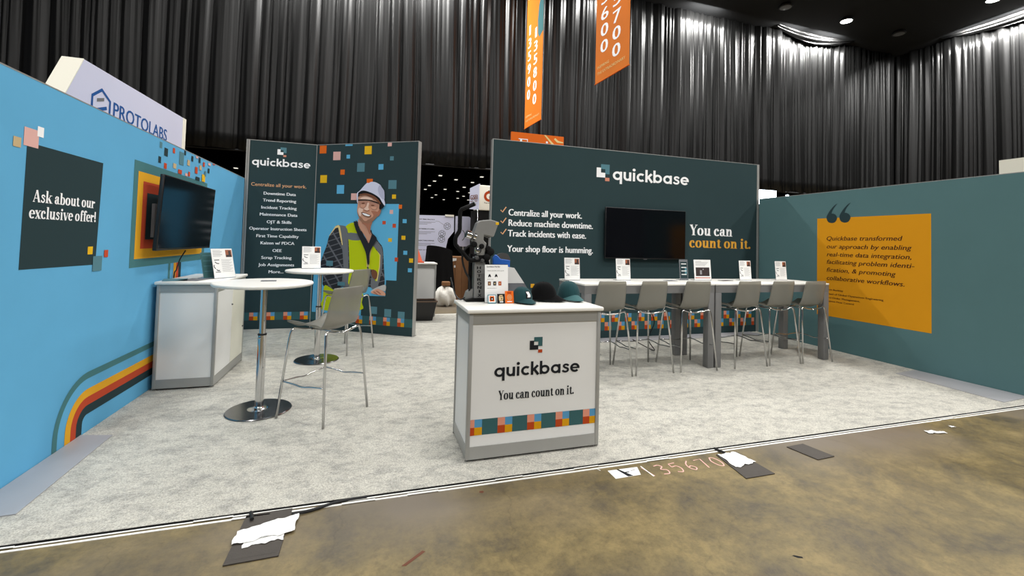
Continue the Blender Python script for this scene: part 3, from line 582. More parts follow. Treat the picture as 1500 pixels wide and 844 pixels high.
for k in range(4):
    for col, dx, dz in (('salmon', 0, .063), ('cobalt', .06, .063), ('brick', 0, 0), ('mustard', .06, 0)):
        prt('print_square', col, P1, lambda q: q.rect(FP1, .098+.25*k+dx, .152+dz, min(.098+.25*k+dx+.06, 1), .152+dz+.063, .002))
P2 = display_panel('partition_wall', FP2, 1.88, 'dark panel with coloured pixel squares and print of worker in white hard hat')
e = MB(); e.box(1.88, 1.886, 0, HB+.01, -.1, .004, fr=FP2); e.build('edge_profile', 'aluminium', P2)
prt('sky_print', 'sky', P2, lambda q: q.poly(FP2, [(.048, 2.089), (1.576, 2.087), (1.576, .868), (1.392, .868), (1.389, .61), (.958, .6), (.957, .278), (.02, .278)], .0014))
prt('print_band', 'bandteal', P2, lambda q: q.rect(FP2, .0, .148, 1.88, .278, .0010))
for k in range(8):
    for col, dx, dz in (('salmon', 0, .064), ('cobalt', .06, .064), ('brick', 0, 0), ('mustard', .06, 0)):
        u = 1.617-.25*k+dx
        if u > 0: prt('print_square', col, P2, lambda q: q.rect(FP2, u, .150+dz, u+.06, .150+dz+.064, .002))
for i, (col, u0, v0, u1, v1) in enumerate(P2SQ):
    prt('print_square', col, P2, lambda q: q.rect(FP2, u0, v0, u1, min(v1, HB-.003), .0018 if i not in (27, 28) else .032))
for i, (col, pts) in enumerate(MAN):
    nm = {'shirt': 'printed_shirt', 'helmet': 'printed_hard_hat', 'vestyellow': 'printed_vest', 'vestgrey': 'printed_vest', 'skin': 'printed_skin'}.get(col, 'printed_detail')
    prt(nm, col, P2, lambda q: q.poly(FP2, pts if col == 'cream' else [tuple(p)[:2] for p in cat_([(x, y, 0) for x, y in pts], closed=True, n=4)], .003+.0006*i))

# ---- hall drapes with real folds
def drape(name, fr, L, z0, z1, mname, label, seed, nu, nv=14):
    """hanging cloth: pleats of uneven width that stay upright, each with a little lean of its own"""
    rnd = random.Random(seed); pl = []; x = -.5
    while x < L+1:
        w = rnd.choice((rnd.uniform(.08, .16), rnd.uniform(.16, .32), rnd.uniform(.3, .55))); pl.append((x, w, rnd.uniform(.3, 1.0)*min(.13, .42*w), rnd.uniform(-.5, .5), rnd.uniform(.6, 1.7))); x += w
    xs = np.array([p[0] for p in pl])
    def fn(a, b):
        z = z0+(z1-z0)*b; u0 = a*L; up = (z-z0)/(z1-z0)
        u = u0+.035*math.sin(z*.45+u0*.6)*(1-.5*up)+.03*(1-up)*math.sin(u0*1.7)
        k = max(0, min(len(pl)-2, int(np.searchsorted(xs, u)-1))); x_, w, d, sk, pw = pl[k]
        ph = min(1, max(0, (u-x_)/w)); ph = ph+sk*ph*(1-ph)
        dd = d*(.8+.3*(1-up)*math.sin(k*2.1+z*.4)+.15*up)*math.sin(PI*ph)**pw
        dd += .05*math.sin(u0*1.9+k*.3)*(1-.4*up)+.005*math.sin(u*47+z*.5)
        return fr(u0, z+(.02*math.sin(u0*.9) if b == 0 else 0), dd+.06)
    mb = MB(); mb.grid(fn, nu, nv)
    o = mb.build(name, mname, smooth=True, fix=False)
    sd = o.modifiers.new('thickness', 'SOLIDIFY'); sd.thickness = .01
    return tag(o, label, 'curtain')
D0 = -13.0
DB = drape('hall_curtain', Fr((D0, 13.1, 0), (1, 0, 0)), 33.9, 3.72, 9.93, 'drape_satin', 'long black pleated curtain hanging across the rear of the hall', 3, 3000)
DR = drape('hall_curtain', Fr((21.3, 13.1, 0), (0, -1, 0)), 18, 0.5, 9.93, 'drape_satin', 'black pleated curtain down the right side of the hall', 11, 1700)
m = MB(); m.tube([(D0, 13.06, 3.73), (20.9, 13.06, 3.73)], .03, 8); m.build('hem', 'drape_matte', DB, smooth=True)
# draped swags over the curtain tops
def swag(fr, u0, u1, z, parent, seed):
    def fn(a, b):
        u = u0+(u1-u0)*a; dip = .35*math.sin(PI*a)+.05
        return fr(u, z-dip*b+.06, .22+.16*math.sin(PI*b)+.03*math.sin(b*22+a*9))
    mb = MB(); mb.grid(fn, 40, 16); mb.build('swag', 'drape_satin', parent, smooth=True, fix=False)
FBc = Fr((0, 13.1, 0), (1, 0, 0)); FRc = Fr((21.3, 0, 0), (0, -1, 0))
swag(FBc, 14.3, 18.2, 9.95, DB, 1); swag(FRc, -11.4, -6.5, 9.95, DR, 2)

# ---- carpet
m = MB(); m.prism(FF, [(XL+.003, YF), (XR-.003, YF), (XR-.003, YB-.004), (1.67, YB-.004), (1.67, 9.15), (.2, 9.15), (.2, 7.56), (.72, 7.22), (.65, 7.085), (-.955, 8.105), (XL+.003, 8.115)], 0.0, .012)
cp = m.build('booth_carpet', 'carpet_pile'); tag(cp, 'pale grey mottled carpet covering the booth floor', 'carpet')
rnd = random.Random(5)
def edge_path(y, amp, x0=-2.5, x1=8.5, n=60, z=.004):
    return [(x0+(x1-x0)*i/n, y+amp*(rnd.random()-.5), z) for i in range(n+1)]
def tape(name, path, w, m_, label, h=.003):
    mb = MB(); n = len(path)
    for i in range(n-1):
        a, b = path[i], path[i+1]
        mb.add([(a[0], a[1]-w/2, a[2]), (b[0], b[1]-w/2, b[2]), (b[0], b[1]+w/2, b[2]), (a[0], a[1]+w/2, a[2])], [(0, 1, 2, 3)])
    o = mb.build(name, m_); sd = o.modifiers.new('t', 'SOLIDIFY'); sd.thickness = h
    return tag(o, label, 'tape')
tape('edging_tape', edge_path(2.745, .0018, z=.003), .014, 'tape_white', 'thin white tape line along the front edge of the carpet')
tape('edging_tape', edge_path(2.770, .0022, z=.0052), .010, 'tape_white', 'second white tape line tucked against the carpet edge')
m = MB(); m.tube(edge_path(2.783, .003, x0=-2.0, x1=6.76, n=120, z=.006), .005, 6); tag(m.build('carpet_binding', 'matte_black', cp), None)
tape('edging_tape', [(-.9, 9.18, .004), (1.2, 9.2, .004), (1.9, 9.22, .004), (3.0, 9.2, .004)], .07, 'tape_white', 'white tape strip at the rear edge of the carpet behind the opening')

# ================================================================== FURNITURE
def cabinet_shell(t, x0, x1, y0, y1, z0, z1, post=.035, rail_t=.075, rail_b=.085):
    for px, py in ((x0, y0), (x1-post, y0), (x0, y1-post), (x1-post, y1-post)):
        m = MB(); m.box(px, px+post, py, py+post, z0, z1, bev=.003); m.build('post', 'aluminium' if post < .04 else 'grey_profile', t, smooth='auto')
def kiosk_counter(x0, x1, y0, y1, H, label, doors=None, cat='counter', name='counter'):
    t = thing(name, ((x0+x1)/2, (y0+y1)/2, 0), label, cat)
    zb = .03; zt = H-.03; p = .028
    cabinet_shell(t, x0, x1, y0, y1, zb, zt, p)
    def rails(za, zb_, nm):
        for a in ((x0+p, x1-p, y0+.003, y0+.03), (x0+p, x1-p, y1-.03, y1-.003), (x0+.003, x0+.03, y0+p, y1-p), (x1-.03, x1-.003, y0+p, y1-p)):
            m = MB(); m.box(*a, za, zb_); m.build(nm, 'aluminium', t)
    rails(zt-.075, zt, 'top_rail'); rails(zb, zb+.085, 'bottom_rail')
    for nm, a, mm in (('side_panel', (x0+.009, x0+.017, y0+p, y1-p), 'white_panel'), ('rear_panel', (x0+p, x1-p, y1-.017, y1-.009), 'white_panel')):
        m = MB(); m.box(*a, zb+.085, zt-.075); m.build(nm, mm, t)
    m = MB(); m.box(x0+p, x1-p, y0+.009, y0+.017, zb+.085, zt-.075); m.build('front_panel', 'white_panel', t)
    if doors != 'right':
        m = MB(); m.box(x1-.017, x1-.009, y0+p, y1-p, zb+.085, zt-.075); m.build('side_panel', 'white_panel', t)
    else:
        ym = (y0+y1)/2+.02
        for k, (a, b, mm) in enumerate(((y0+p+.003, ym-.003, 'white_panel'), (ym+.003, y1-p-.003, 'cream_panel'))):
            m = MB(); m.box(x1-.02, x1-.002, a, b, zb+.088, zt-.078, bev=.002); d = m.build('door', mm, t)
            m = MB()
            yl = b-.02 if k == 0 else b-.03; zl = .76 if k == 0 else .44
            m.lathe([(.0085, 0), (.0085, .008), (.005, .012)], seg=12, fr=lambda X, Y, Z: (x1-.002+Z, yl+X, zl+Y)); m.build('lock', 'gunmetal_dark', d)
    m = MB(); m.box(x0-.018, x1+.018, y0-.018, y1+.018, H-.03, H, bev=.01); m.build('worktop', 'white_laminate', t, smooth='auto')
    for px in (x0+.018, x1-.018):
        for py in (y0+.018, y1-.018):
            m = MB(); m.lathe([(.018, .012), (.02, .016), (.02, .022), (.008, .024), (.008, .034)], (px, py, 0), 14); m.build('foot', 'chrome', t, smooth='auto')
    return t
# front counter with the brand graphic
CX0, CX1, CY0, CY1 = .652, 1.662, 3.01, 3.51
CT = kiosk_counter(CX0, CX1, CY0, CY1, 1.055, 'white counter with brand graphic and aluminium frame standing at the carpet front')
FCp = Fr((0, CY0+.009, 0), (1, 0, 0))
FP = [c for c in children_of(CT) if c.name.startswith('front_panel')][0]
t = MB(); put_run(t, FCp, 'quickbase', GEO, .842, 1.497, .578, .066); t.build('brand_lettering', 'ink', FP, fix=False)
t = MB(); put_run(t, FCp, 'You can count on it.', SER, .875, 1.455, .418, .045); t.build('lettering', 'ink', FP, fix=False)
logo(FCp, 1.10, .748, .0325, ('bandteal', 'ink', 'brick'), FP)
prt('print_band', 'bandteal', FP, lambda q: q.rect(FCp, CX0+.028, .19, CX1-.028, .297, .0012))
for u in (.657, .876, 1.095, 1.314, 1.533):
    for col, dx, dz in (('salmon', 0, .0535), ('cobalt', .0535, .0535), ('brick', 0, 0), ('mustard', .0535, 0)):
        a, b = max(u+dx, CX0+.029), min(u+dx+.0535, CX1-.029)
        if b > a: prt('print_square', col, FP, lambda q: q.rect(FCp, a, .19+dz, b, .19+dz+.0535, .002))

# cabinet by the blue wall
CB_ = kiosk_counter(-1.965, -1.455, 5.10, 6.12, 1.055, 'low white two-door cabinet with aluminium frame against the blue wall', doors='right', cat='cabinet', name='storage_cabinet')

# round bar tables
def round_table(x, y, label):
    t = thing('round_table', (x, y, 0), label, 'table', 'chrome pedestal round tables')
    m = MB(); m.lathe([(.36, 1.088), (.382, 1.092), (.392, 1.102), (.392, 1.112), (.386, 1.119), (.37, 1.121), (.0001, 1.121)], (x, y, 0), 64); m.build('tabletop', 'white_laminate', t, smooth='auto')
    m = MB(); m.lathe([(.0001, 1.07), (.11, 1.075), (.12, 1.087), (.0001, 1.088)], (x, y, 0), 32); m.build('top_bracket', 'gunmetal_dark', t, smooth='auto')
    m = MB(); m.lathe([(.025, .60), (.025, 1.075)], (x, y, 0), 24); m.build('upper_pole', 'chrome', t, smooth='auto')
    m = MB(); m.lathe([(.034, .13), (.034, .665)], (x, y, 0), 24); pl = m.build('lower_pole', 'chrome', t, smooth='auto')
    m = MB(); m.lathe([(.029, .660), (.036, .660), (.036, .672), (.029, .674)], (x, y, 0), 24); m.build('collar', 'rubber', pl, smooth='auto')
    m = MB(); m.tube([(x, y-.03, .645), (x-.02, y-.055, .638)], .006, 8); m.build('lever', 'chrome', pl, smooth='auto')
    m = MB(); m.lathe([(.034, .15), (.034, .05), (.045, .038), (.075, .030), (.1, .0285)], (x, y, 0), 32); m.build('flange', 'chrome', t, smooth='auto')
    m = MB(); m.lathe([(.255, .013), (.257, .018), (.25, .024), (.1, .029), (.0001, .03)], (x, y, 0), 72); m.build('base', 'dark_chrome', t, smooth='auto')
    return t
T1X, T1Y, T2X, T2Y = -.89, 4.36, -.61, 5.98
round_table(T1X, T1Y, 'round white bar table on chrome disc base, nearer of the two')
round_table(T2X, T2Y, 'round white bar table on chrome base, farther one before the panels')

# bar stool template: faces +Y
def make_stool(label, group):
    t = thing('bar_stool', (0, 0, 0), label, 'stool', group)
    prof = cat_([(0, .235, .752), (0, .215, .768), (0, .10, .766), (0, -.04, .752), (0, -.12, .758), (0, -.178, .79), (0, -.210, .86), (0, -.232, .96), (0, -.252, 1.05), (0, -.262, 1.108)], n=5)
    N = len(prof)-1
    def wid(s): 
        if s < .45: return .205+.012*math.sin(s/.45*PI)
        return .213-.036*(s-.45)/.55
    def fn(a, b):
        i = b*N; k = min(int(i), N-1); p = prof[k].lerp(prof[k+1], i-k); x = (a*2-1)
        w = wid(b)
        w *= 1-.07*math.exp(-((b-.42)/.1)**2)
        if b < .05: w *= .90+.1*(b/.05)
        if b > .97: w *= 1-.05*(b-.97)/.03
        up = .045*abs(x)**2.4*(1 if b < .5 else 0)*min(1, (.5-b)*6+.2) if b < .5 else 0
        fw = .035*abs(x)**2.4*min(1, max(0, (b-.38)*5))
        dip = -.012*(1-x*x) if b < .45 else 0
        return (x*w, p.y+fw, p.z+up+dip)
    m = MB(); m.grid(fn, 18, 44); sh = m.build('seat_shell', 'smoke_shell', t, smooth=True, world_=False, fix=False)
    sd = sh.modifiers.new('thickness', 'SOLIDIFY'); sd.thickness = .008; sd.offset = -1
    for sx in (-1, 1):
        for sy in (-1, 1):
            pts = [(sx*.262, sy*.25, .013), (sx*.212, sy*.195, .66), (sx*.205, sy*.187, .715), (sx*.192, sy*.182, .742), (sx*.165, sy*.178, .745), (sx*.10, sy*.172, .728), (0.0, sy*.168, .716)]
            m = MB(); m.tube([pts[0]]+[tuple(p) for p in cat_(pts[1:], n=4)], .0105, 10); m.build('leg', 'chrome', t, smooth=True, world_=False)
    zf = .315; k = (zf-.013)/(.66-.013); fx = .262-(.05)*k; fy = .25-.055*k
    for a, b in (((-fx, fy, zf), (fx, fy, zf)), ((-fx, -fy, zf), (-fx, fy, zf)), ((fx, -fy, zf), (fx, fy, zf))):
        A, B = Vector(a), Vector(b); mid = (A+B)/2
        m = MB(); m.tube([tuple(p) for p in cat_([A, A.lerp(B, .3)+Vector((0, 0, -.008)), mid+Vector((0, 0, -.02)), A.lerp(B, .7)+Vector((0, 0, -.008)), B], n=4)], .0075, 8)
        m.build('footrest_bar', 'chrome', t, smooth=True, world_=False)
    m = MB(); m.tube([(0, -.168, .716), (0, .168, .716)], .008, 8); m.build('seat_brace', 'chrome', t, smooth=True, world_=False)
    return t
st = make_stool('', 'bar stools')
note_kids()
RZ = math.atan2(.62, -.78)-PI/2
spots = [(-.355, 4.18, RZ, 'grey moulded bar stool on chrome legs beside the nearer round table'),
         (-.30, 6.45, RZ, 'grey moulded bar stool behind the farther round table'),
         (2.65, 4.76, 0, 'grey bar stool at the long table, closest to the front counter'),
         (3.22, 4.77, .02, 'second grey bar stool from the front counter at the long table'),
         (3.84, 4.75, -.02, 'third grey bar stool from the left, at the join of the long tables'),
         (4.64, 4.76, 0.01, 'grey bar stool just right of the join of the long tables'),
         (5.22, 4.77, -.01, 'second grey bar stool from the right end of the long table'),
         (5.77, 4.76, 0, 'rightmost grey bar stool in front of the amber panel')]
for i, (x, y, rz, lb) in enumerate(spots):
    if i == 0: st.location = (x, y, 0); st.rotation_euler = (0, 0, rz); st['label'] = lb; st['group'] = 'bar stools'
    else: copy_thing(st, (x, y, 0), rz, lb, 'bar stools')

# long bar tables
def bar_table(x0, x1, label):
    y0, y1, H = 4.60, 5.33, 1.07
    t = thing('bar_table', ((x0+x1)/2, (y0+y1)/2, 0), label, 'table', 'long white bar tables')
    m = MB(); m.box(x0, x1, y0, y1, H-.022, H, bev=.004); m.build('tabletop', 'white_laminate', t, smooth='auto')
    for a in ((x0+.004, x1-.004, y0+.004, y0+.03), (x0+.004, x1-.004, y1-.03, y1-.004), (x0+.004, x0+.03, y0+.03, y1-.03), (x1-.03, x1-.004, y0+.03, y1-.03)):
        m = MB(); m.box(*a, H-.115, H-.023); m.build('apron', 'grey_profile', t)
    for lx in (x0+.004, x1-.094):
        for ly in (y0+.004, y1-.094):
            m = MB(); m.box(lx, lx+.09, ly, ly+.09, .013, H-.116, bev=.004); m.build('leg', 'grey_profile', t, smooth='auto')
    return t
bar_table(2.325, 4.145, 'long bar table with white top, left one behind the front counter')
bar_table(4.160, 6.095, 'long bar table with white top, right one before the amber panel')

# televisions
FT = Fr((XL+.135, 4.82, 1.36), (0, 1, 0), (.035, 0.0, .71))
t = thing('television', (XL+.02, 5.5, 1.36), 'black television tilted on a mount above the white cabinet', 'television')
m = MB(); m.box(0, 1.385, 0, .705, -.035, 0.0, fr=FT, bev=.006); m.build('housing', 'black_plastic', t, smooth='auto')
m = MB(); m.rect(FT, .012, .02, 1.373, .693, .0015); m.build('screen', 'screen_glass', t, fix=False)
m = MB(); m.box(5.02, 5.12, 1.48, 1.80, .0045, .03, fr=FL); m.build('cable_cover', 'steel_plate', t)
m = MB(); m.box(5.35, 5.65, 1.50, 1.86, .0045, .026, fr=FL); m.build('wall_plate', 'steel_plate', t)
m = MB(); m.box(5.40, 5.62, 1.55, 1.85, .026, .098, fr=FL); m.build('bracket', 'matte_black', t)
m = MB(); m.tube([tuple(p) for p in cat_([(XL+.09, 5.62, 1.345), (XL+.05, 5.60, 1.25), (XL+.035, 5.56, 1.14), (XL+.02, 5.55, 1.06), (XL+.015, 5.55, .6)], n=5)], .006, 8)
tag(m.build('power_cable', 'rubber'), 'black cable hanging from the tilted television down the blue wall', 'cable')
FTB = Fr((3.572, YB-.085, 1.305), (1, 0, 0))
t = thing('television', (4.35, YB-.02, 1.3), 'large black television mounted flat on the dark back wall', 'television')
m = MB(); m.box(0, 1.545, 0, .835, -.035, 0.0, fr=FTB, bev=.005); m.build('housing', 'black_plastic', t, smooth='auto')
m = MB(); m.rect(FTB, .01, .02, 1.535, .825, .0015); m.build('screen', 'screen_glass', t, fix=False)
m = MB(); m.box(.4, 1.15, .15, .65, -.082, -.036, fr=FTB); m.build('wall_mount', 'matte_black', t)
m = MB(); m.box(.73, .79, -.006, .0, -.02, -.005, fr=FTB); m.build('brand_lamp', 'steel_plate', t)
m = MB(); m.box(.05, .30, .1, .7, -.06, -.036, fr=FTB); m.build('rear_casing', 'black_plastic', t)
m = MB(); m.tube([tuple(p) for p in cat_([(3.62, 5.2, .95), (3.55, 5.22, .8), (3.72, 5.25, .5), (3.66, 5.3, .25), (3.9, 5.5, .03), (4.0, 6.2, .03)], n=6)], .007, 8)
tag(m.build('power_cable', 'rubber'), 'black cable looping down beneath the left long table', 'cable')

# tabletop sheets and stands
def sheet_stand(name, x, y, z, w, h, ang, tilt, label, group, kind='flyer'):
    d = Vector((math.cos(ang), math.sin(ang), 0)); nrm = Vector((math.sin(ang), -math.cos(ang), 0))
    V = Vector((0, 0, 1))*math.cos(tilt)-nrm*math.sin(tilt)
    fr = Fr((x, y, z+.002), d, V)
    t = thing(name, (x+d.x*w/2, y+d.y*w/2, z), label, 'sign stand' if name != 'photo_frame' else 'frame', group)
    m = MB(); m.box(0, w, 0.002, h, -.002, .0, fr=fr); m.box(0, w, 0, .004, -.08, .001, fr=Fr((x, y, z+.001), d)); m.build('holder', 'clear_acrylic', t)
    pm = 'paper' if kind != 'teal' else 'green_cap_light'
    m = MB(); m.box(.003, w-.003, .005, h-.003, .0005, .0015, fr=fr); p = m.build('sheet', pm if kind != 'grey' else 'vestgrey', t)
    if kind == 'flyer':
        prt('printed_photo', 'photo_brown', p, lambda q: q.rect(fr, w*.66, h*.70, w*.96, h*.95, .002))
        prt('printed_photo', 'photo_dark', p, lambda q: (q.rect(fr, w*.68, h*.70, w*.93, h*.78, .0024), q.rect(fr, w*.80, h*.78, w*.9, h*.92, .0024)))
        def lines(q):
            for k in range(7): q.rect(fr, w*.08, h*(.93-.032*k), w*(.5 if k % 3 else .42), h*(.94-.032*k), .002)
            for k in range(13): q.rect(fr, w*.42, h*(.62-.034*k), w*(.93-.07*(k % 3)), h*(.628-.034*k), .002)
        prt('printed_text', 'grey_ink', p, lines)
        def icons(q):
            q.rect(fr, w*.1, h*.60, w*.33, h*.625, .002); q.rect(fr, w*.1, h*.20, w*.33, h*.22, .002)
            put_strokes(q, fr, [[(w*.12, h*.55), (w*.2, h*.5), (w*.3, h*.49)], [(w*.07, h*.45), (w*.06, h*.38), (w*.12, h*.32)], [(w*.15, h*.3), (w*.2, h*.26), (w*.3, h*.26)]], w*.035, .002)
        prt('printed_icon', 'ink', p, icons)
    elif kind == 'frame':
        prt('printed_photo', 'photo_dark', p, lambda q: q.rect(fr, w*.1, h*.2, w*.9, h*.62, .002))
        prt('printed_photo', 'grey_ink', p, lambda q: (q.rect(fr, w*.34, h*.28, w*.45, h*.48, .0024), q.rect(fr, w*.5, h*.5, w*.57, h*.55, .0024)))
        prt('printed_text', 'grey_ink', p, lambda q: [q.rect(fr, w*.1, h*(.9-.05*k), w*(.45 if k == 0 else .9-.06*k), h*(.915-.05*k), .002) for k in range(5)])
        prt('print_band', 'brick', p, lambda q: q.rect(fr, w*.06, h*.1, w*.94, h*.14, .002))
    elif kind == 'grey':
        prt('printed_photo', 'dark', p, lambda q: q.rect(fr, w*.1, h*.08, w*.9, h*.88, .002))
        prt('printed_text', 'paper', p, lambda q: [q.rect(fr, w*.22, h*(.76-.17*k), w*.8, h*(.80-.17*k), .0024) for k in range(4)])
        prt('printed_photo', 'steel', p, lambda q: q.rect(fr, w*.62, h*.3, w*.86, h*.6, .0022))
    elif kind == 'teal':
        prt('printed_text', 'steel', p, lambda q: [q.rect(fr, w*.1, h*(.86-.2*k), w*.85, h*(.88-.2*k), .002) for k in range(4)])
    return t
G5 = 'white flyers in clear stands'
sheet_stand('flyer_stand', -1.575, 5.40, 1.055, .26, .325, 1.0, .24, 'white flyer in clear stand on the cabinet by the blue wall', G5)
sheet_stand('flyer_stand', -1.68, 5.42, 1.055, .21, .28, 1.0, .24, 'dark teal flyer standing behind the white one on the cabinet', None, 'teal')
sheet_stand('flyer_stand', -.845, 6.14, 1.121, .225, .285, .25, .15, 'white flyer in clear stand on the farther round table', G5)
H2 = 1.07
for x, lb in ((2.26, 'leftmost white flyer on the long table, above the caps'), (2.985, 'white flyer on the long table below the left part of the television'),
              (4.97, 'white flyer on the long table below the gold words'), (5.65, 'rightmost white flyer on the long table, by the amber panel')):
    sheet_stand('flyer_stand', x+(.02 if x < 5 else 0), 5.06, H2, .213, .282, 0, .1, lb, G5)
sheet_stand('flyer_stand', 4.01, 5.10, H2, .14, .282, 0, .1, 'narrow grey printed card standing at the join of the long tables', None, 'grey')
sheet_stand('flyer_stand', 4.215, 5.06, H2, .285, .285, 0, .1, 'wide white card with dark photograph on the long table', None, 'frame')
m = MB(); m.box(-.11, .11, -.03, .06, 0, .004, fr=Fr((4.70, 5.0, H2+.001), (1, .25, 0), (-.25, 1, 0))); tag(m.build('dark_leaflet', 'photo_dark'), 'dark leaflet lying flat on the right long table', 'leaflet')
m = MB(); m.box(-.08, .08, -.05, .05, 0, .003, fr=Fr((3.78, 5.0, H2+.001), (1, .2, 0), (-.2, 1, 0))); tag(m.build('leaflet', 'vestgrey'), 'small grey leaflet lying on the left long table', 'leaflet')
m = MB(); m.box(-.06, .06, -.03, .03, 0, .006, fr=Fr((T1X+.02, T1Y+.06, 1.1215), (1, .1, 0), (-.1, 1, 0))); tag(m.build('badge_card', 'vestgrey'), 'small grey card lying in the middle of the nearer round table', 'card')
for k, (x, y, a, c_, lb) in enumerate(((-1.88, 5.28, .3, 'steel', 'blue printed leaflet at the wall end of the cabinet top'), (-1.72, 5.30, -.2, 'vestgrey', 'grey leaflet at the front of the cabinet top'), (-1.66, 5.62, .1, 'grey_ink', 'pale grey leaflet in the middle of the cabinet top'))):
    m = MB(); m.box(-.1, .1, -.14, .14, 0, .002, fr=Fr((x, y, 1.056), (math.cos(a), math.sin(a), 0), (-math.sin(a), math.cos(a), 0))); tag(m.build('leaflet', c_), lb, 'leaflet')

# ================================================================== THINGS ON THE FRONT COUNTER
CZ = 1.055
FM = Fr((0, 3.42, CZ-1.031), (1, 0, 0))            # side plane of the heat press (faces -Y)
t = thing('heat_press', (.80, 3.42, CZ), 'grey cap heat press with black lever on the front counter', 'machine')
HOOD = [(0.776, 1.645), (0.803, 1.664), (0.883, 1.674), (0.95, 1.656), (0.912, 1.544), (0.901, 1.537), (0.83, 1.553), (0.828, 1.509), (0.853, 1.487), (0.839, 1.391), (0.776, 1.39), (0.774, 1.462), (0.741, 1.514), (0.754, 1.58)]
m = MB(); m.prism(FM, HOOD, -.06, .035); o = m.build('head', 'gunmetal', t)
bv = o.modifiers.new('b', 'BEVEL'); bv.width = .006; bv.segments = 2
m = MB(); m.prism(FM, [(.80, 1.665), (.885, 1.678), (.955, 1.658), (.915, 1.54), (.895, 1.53), (.835, 1.55)], -.11, -.058); m.build('head_cover', 'gunmetal_dark', t)
m = MB(); m.rect(FM, .922, 1.635, .948, 1.655, .036); y = m.build('warning_sticker', 'yellow', t, fix=False)
m = MB(); m.prism(FM, [(.764, 1.375), (.848, 1.375), (.874, 1.048), (.766, 1.048)], -.10, .02); o = m.build('column', 'gunmetal', t)
bv = o.modifiers.new('b', 'BEVEL'); bv.width = .006; bv.segments = 2
tt = MB()
for i, ch in enumerate('HOTRONIX'):
    wd = .008 if ch == 'I' else .029
    put_text(tt, FM, ch, .788+.0016*i-wd/2+.012, .788+.0016*i+wd/2+.012, 1.305-.0307*i-.022, .0225, .0215, .07)
tt.build('lettering', 'black', o, fix=False)
m = MB(); m.prism(FM, [(.70, 1.034), (.70, 1.046), (.765, 1.058), (.874, 1.058), (.874, 1.034)], -.09, .05); m.build('base_plate', 'matte_black', t)
m = MB(); m.prism(FM, [(.705, 1.046), (.72, 1.10), (.762, 1.13), (.762, 1.046)], -.09, .0); m.build('control_box', 'gunmetal', t)
m = MB(); m.prism(FM, [(.86, 1.05), (.905, 1.05), (.90, 1.32), (.872, 1.40), (.85, 1.38)], -.09, -.03); m.build('bellows', 'matte_black', t)
def tb(pts, r, name, m_, y=3.42, seg=10, par=None, n=5, dy=None):
    q = MB(); P = [Vector((u, (y if dy is None else y+dy[i]), v+CZ-1.031)) for i, (u, v) in enumerate(pts)]
    q.tube([tuple(p) for p in (cat_(P, n=n) if n > 1 else P)], r, seg); return q.build(name, m_, par or t, smooth=True)
hp = [(.80, 1.355), (.735, 1.35), (.712, 1.36), (.612, 1.465), (.606, 1.48), (.606, 1.52), (.613, 1.537), (.633, 1.57), (.637, 1.59), (.636, 1.725), (.645, 1.742), (.745, 1.79)]
tb(hp, .0165, 'lever', 'matte_black', 3.39, n=1, seg=8)
tb([(.745, 1.795), (.75, 1.798)], .022, 'lever_cap', 'steel_plate', 3.39, n=1)
tb([(.753, 1.48), (.69, 1.435), (.672, 1.361), (.70, 1.26), (.733, 1.20), (.737, 1.10)], .008, 'hose', 'rubber', 3.43)
tb([(.745, 1.40), (.745, 1.12)], .016, 'gas_strut', 'matte_black', 3.46, n=1)
q = MB(); A = Vector((.765, 3.40, 1.535+CZ-1.031)); q.tube([A, A+Vector((-.075, -.01, .022))], .032, 20, True, .03); q.build('knob', 'chrome', t, smooth='auto')
q = MB(); q.tube([A+Vector((-.02, -.0025, .006)), A+Vector((-.035, -.004, .010))], .034, 20); q.build('knob_ring', 'gunmetal_dark', t, smooth='auto')
for (u, v, r, mm) in ((.787, 1.43, .022, 'chrome'), (.776, 1.372, .016, 'gunmetal_dark'), (.822, 1.35, .015, 'gunmetal_dark'), (.812, 1.462, .020, 'matte_black'), (.865, 1.445, .022, 'matte_black'), (.857, 1.377, .028, 'matte_black'), (.885, 1.42, .03, 'matte_black'), (.752, 1.475, .024, 'matte_black')):
    q = MB(); q.lathe([(r, -.02), (r, .012), (r*.7, .018), (.0005, .019)], seg=18, fr=lambda X, Y, Z, u=u, v=v: FM(u+X, v+Y, .035+Z)); q.build('joint_bolt', mm, t, smooth='auto')
m = MB(); m.prism(FM, [(.77, 1.35), (.86, 1.34), (.90, 1.40), (.89, 1.46), (.83, 1.47), (.78, 1.44)], -.05, .03); m.build('linkage', 'matte_black', t)
q = MB(); q.tube([tuple(p) for p in cat_([(.70, 3.42, CZ+.03), (.665, 3.44, CZ+.012), (.635, 3.50, CZ+.05), (.615, 3.55, CZ+.14), (.61, 3.57, CZ+.17)], n=6)], .005, 8)
q.build('power_cord', 'black_plastic', t, smooth=True)

# blue holder and sloping white board behind the little sign
FB2 = Fr((0, 3.515, CZ-1.031), (1, 0, 0))
def sc(pts, k): return [(x*k, 1.498+(v-1.498)*k) for x, v in pts]
t2 = thing('tape_dispenser', (1.04, 3.56, CZ), 'rounded blue and black device behind the small white sign', 'device')
m = MB(); m.prism(FB2, sc([(.962, 1.28), (.962, 1.365), (.985, 1.395), (1.005, 1.385), (1.03, 1.36), (1.115, 1.35), (1.115, 1.28), (1.10, 1.22), (1.0, 1.22)], .975), -.012, .014); o = m.build('body', 'blue_plastic', t2); bv = o.modifiers.new('b', 'BEVEL'); bv.width = .008; bv.segments = 2
m = MB(); m.prism(FB2, sc(sm([(.985, 1.36), (1.0, 1.39), (1.03, 1.405), (1.08, 1.405), (1.105, 1.38), (1.112, 1.335), (1.01, 1.34)]), .975), -.010, .010); m.build('upper_cover', 'gunmetal_dark', t2)
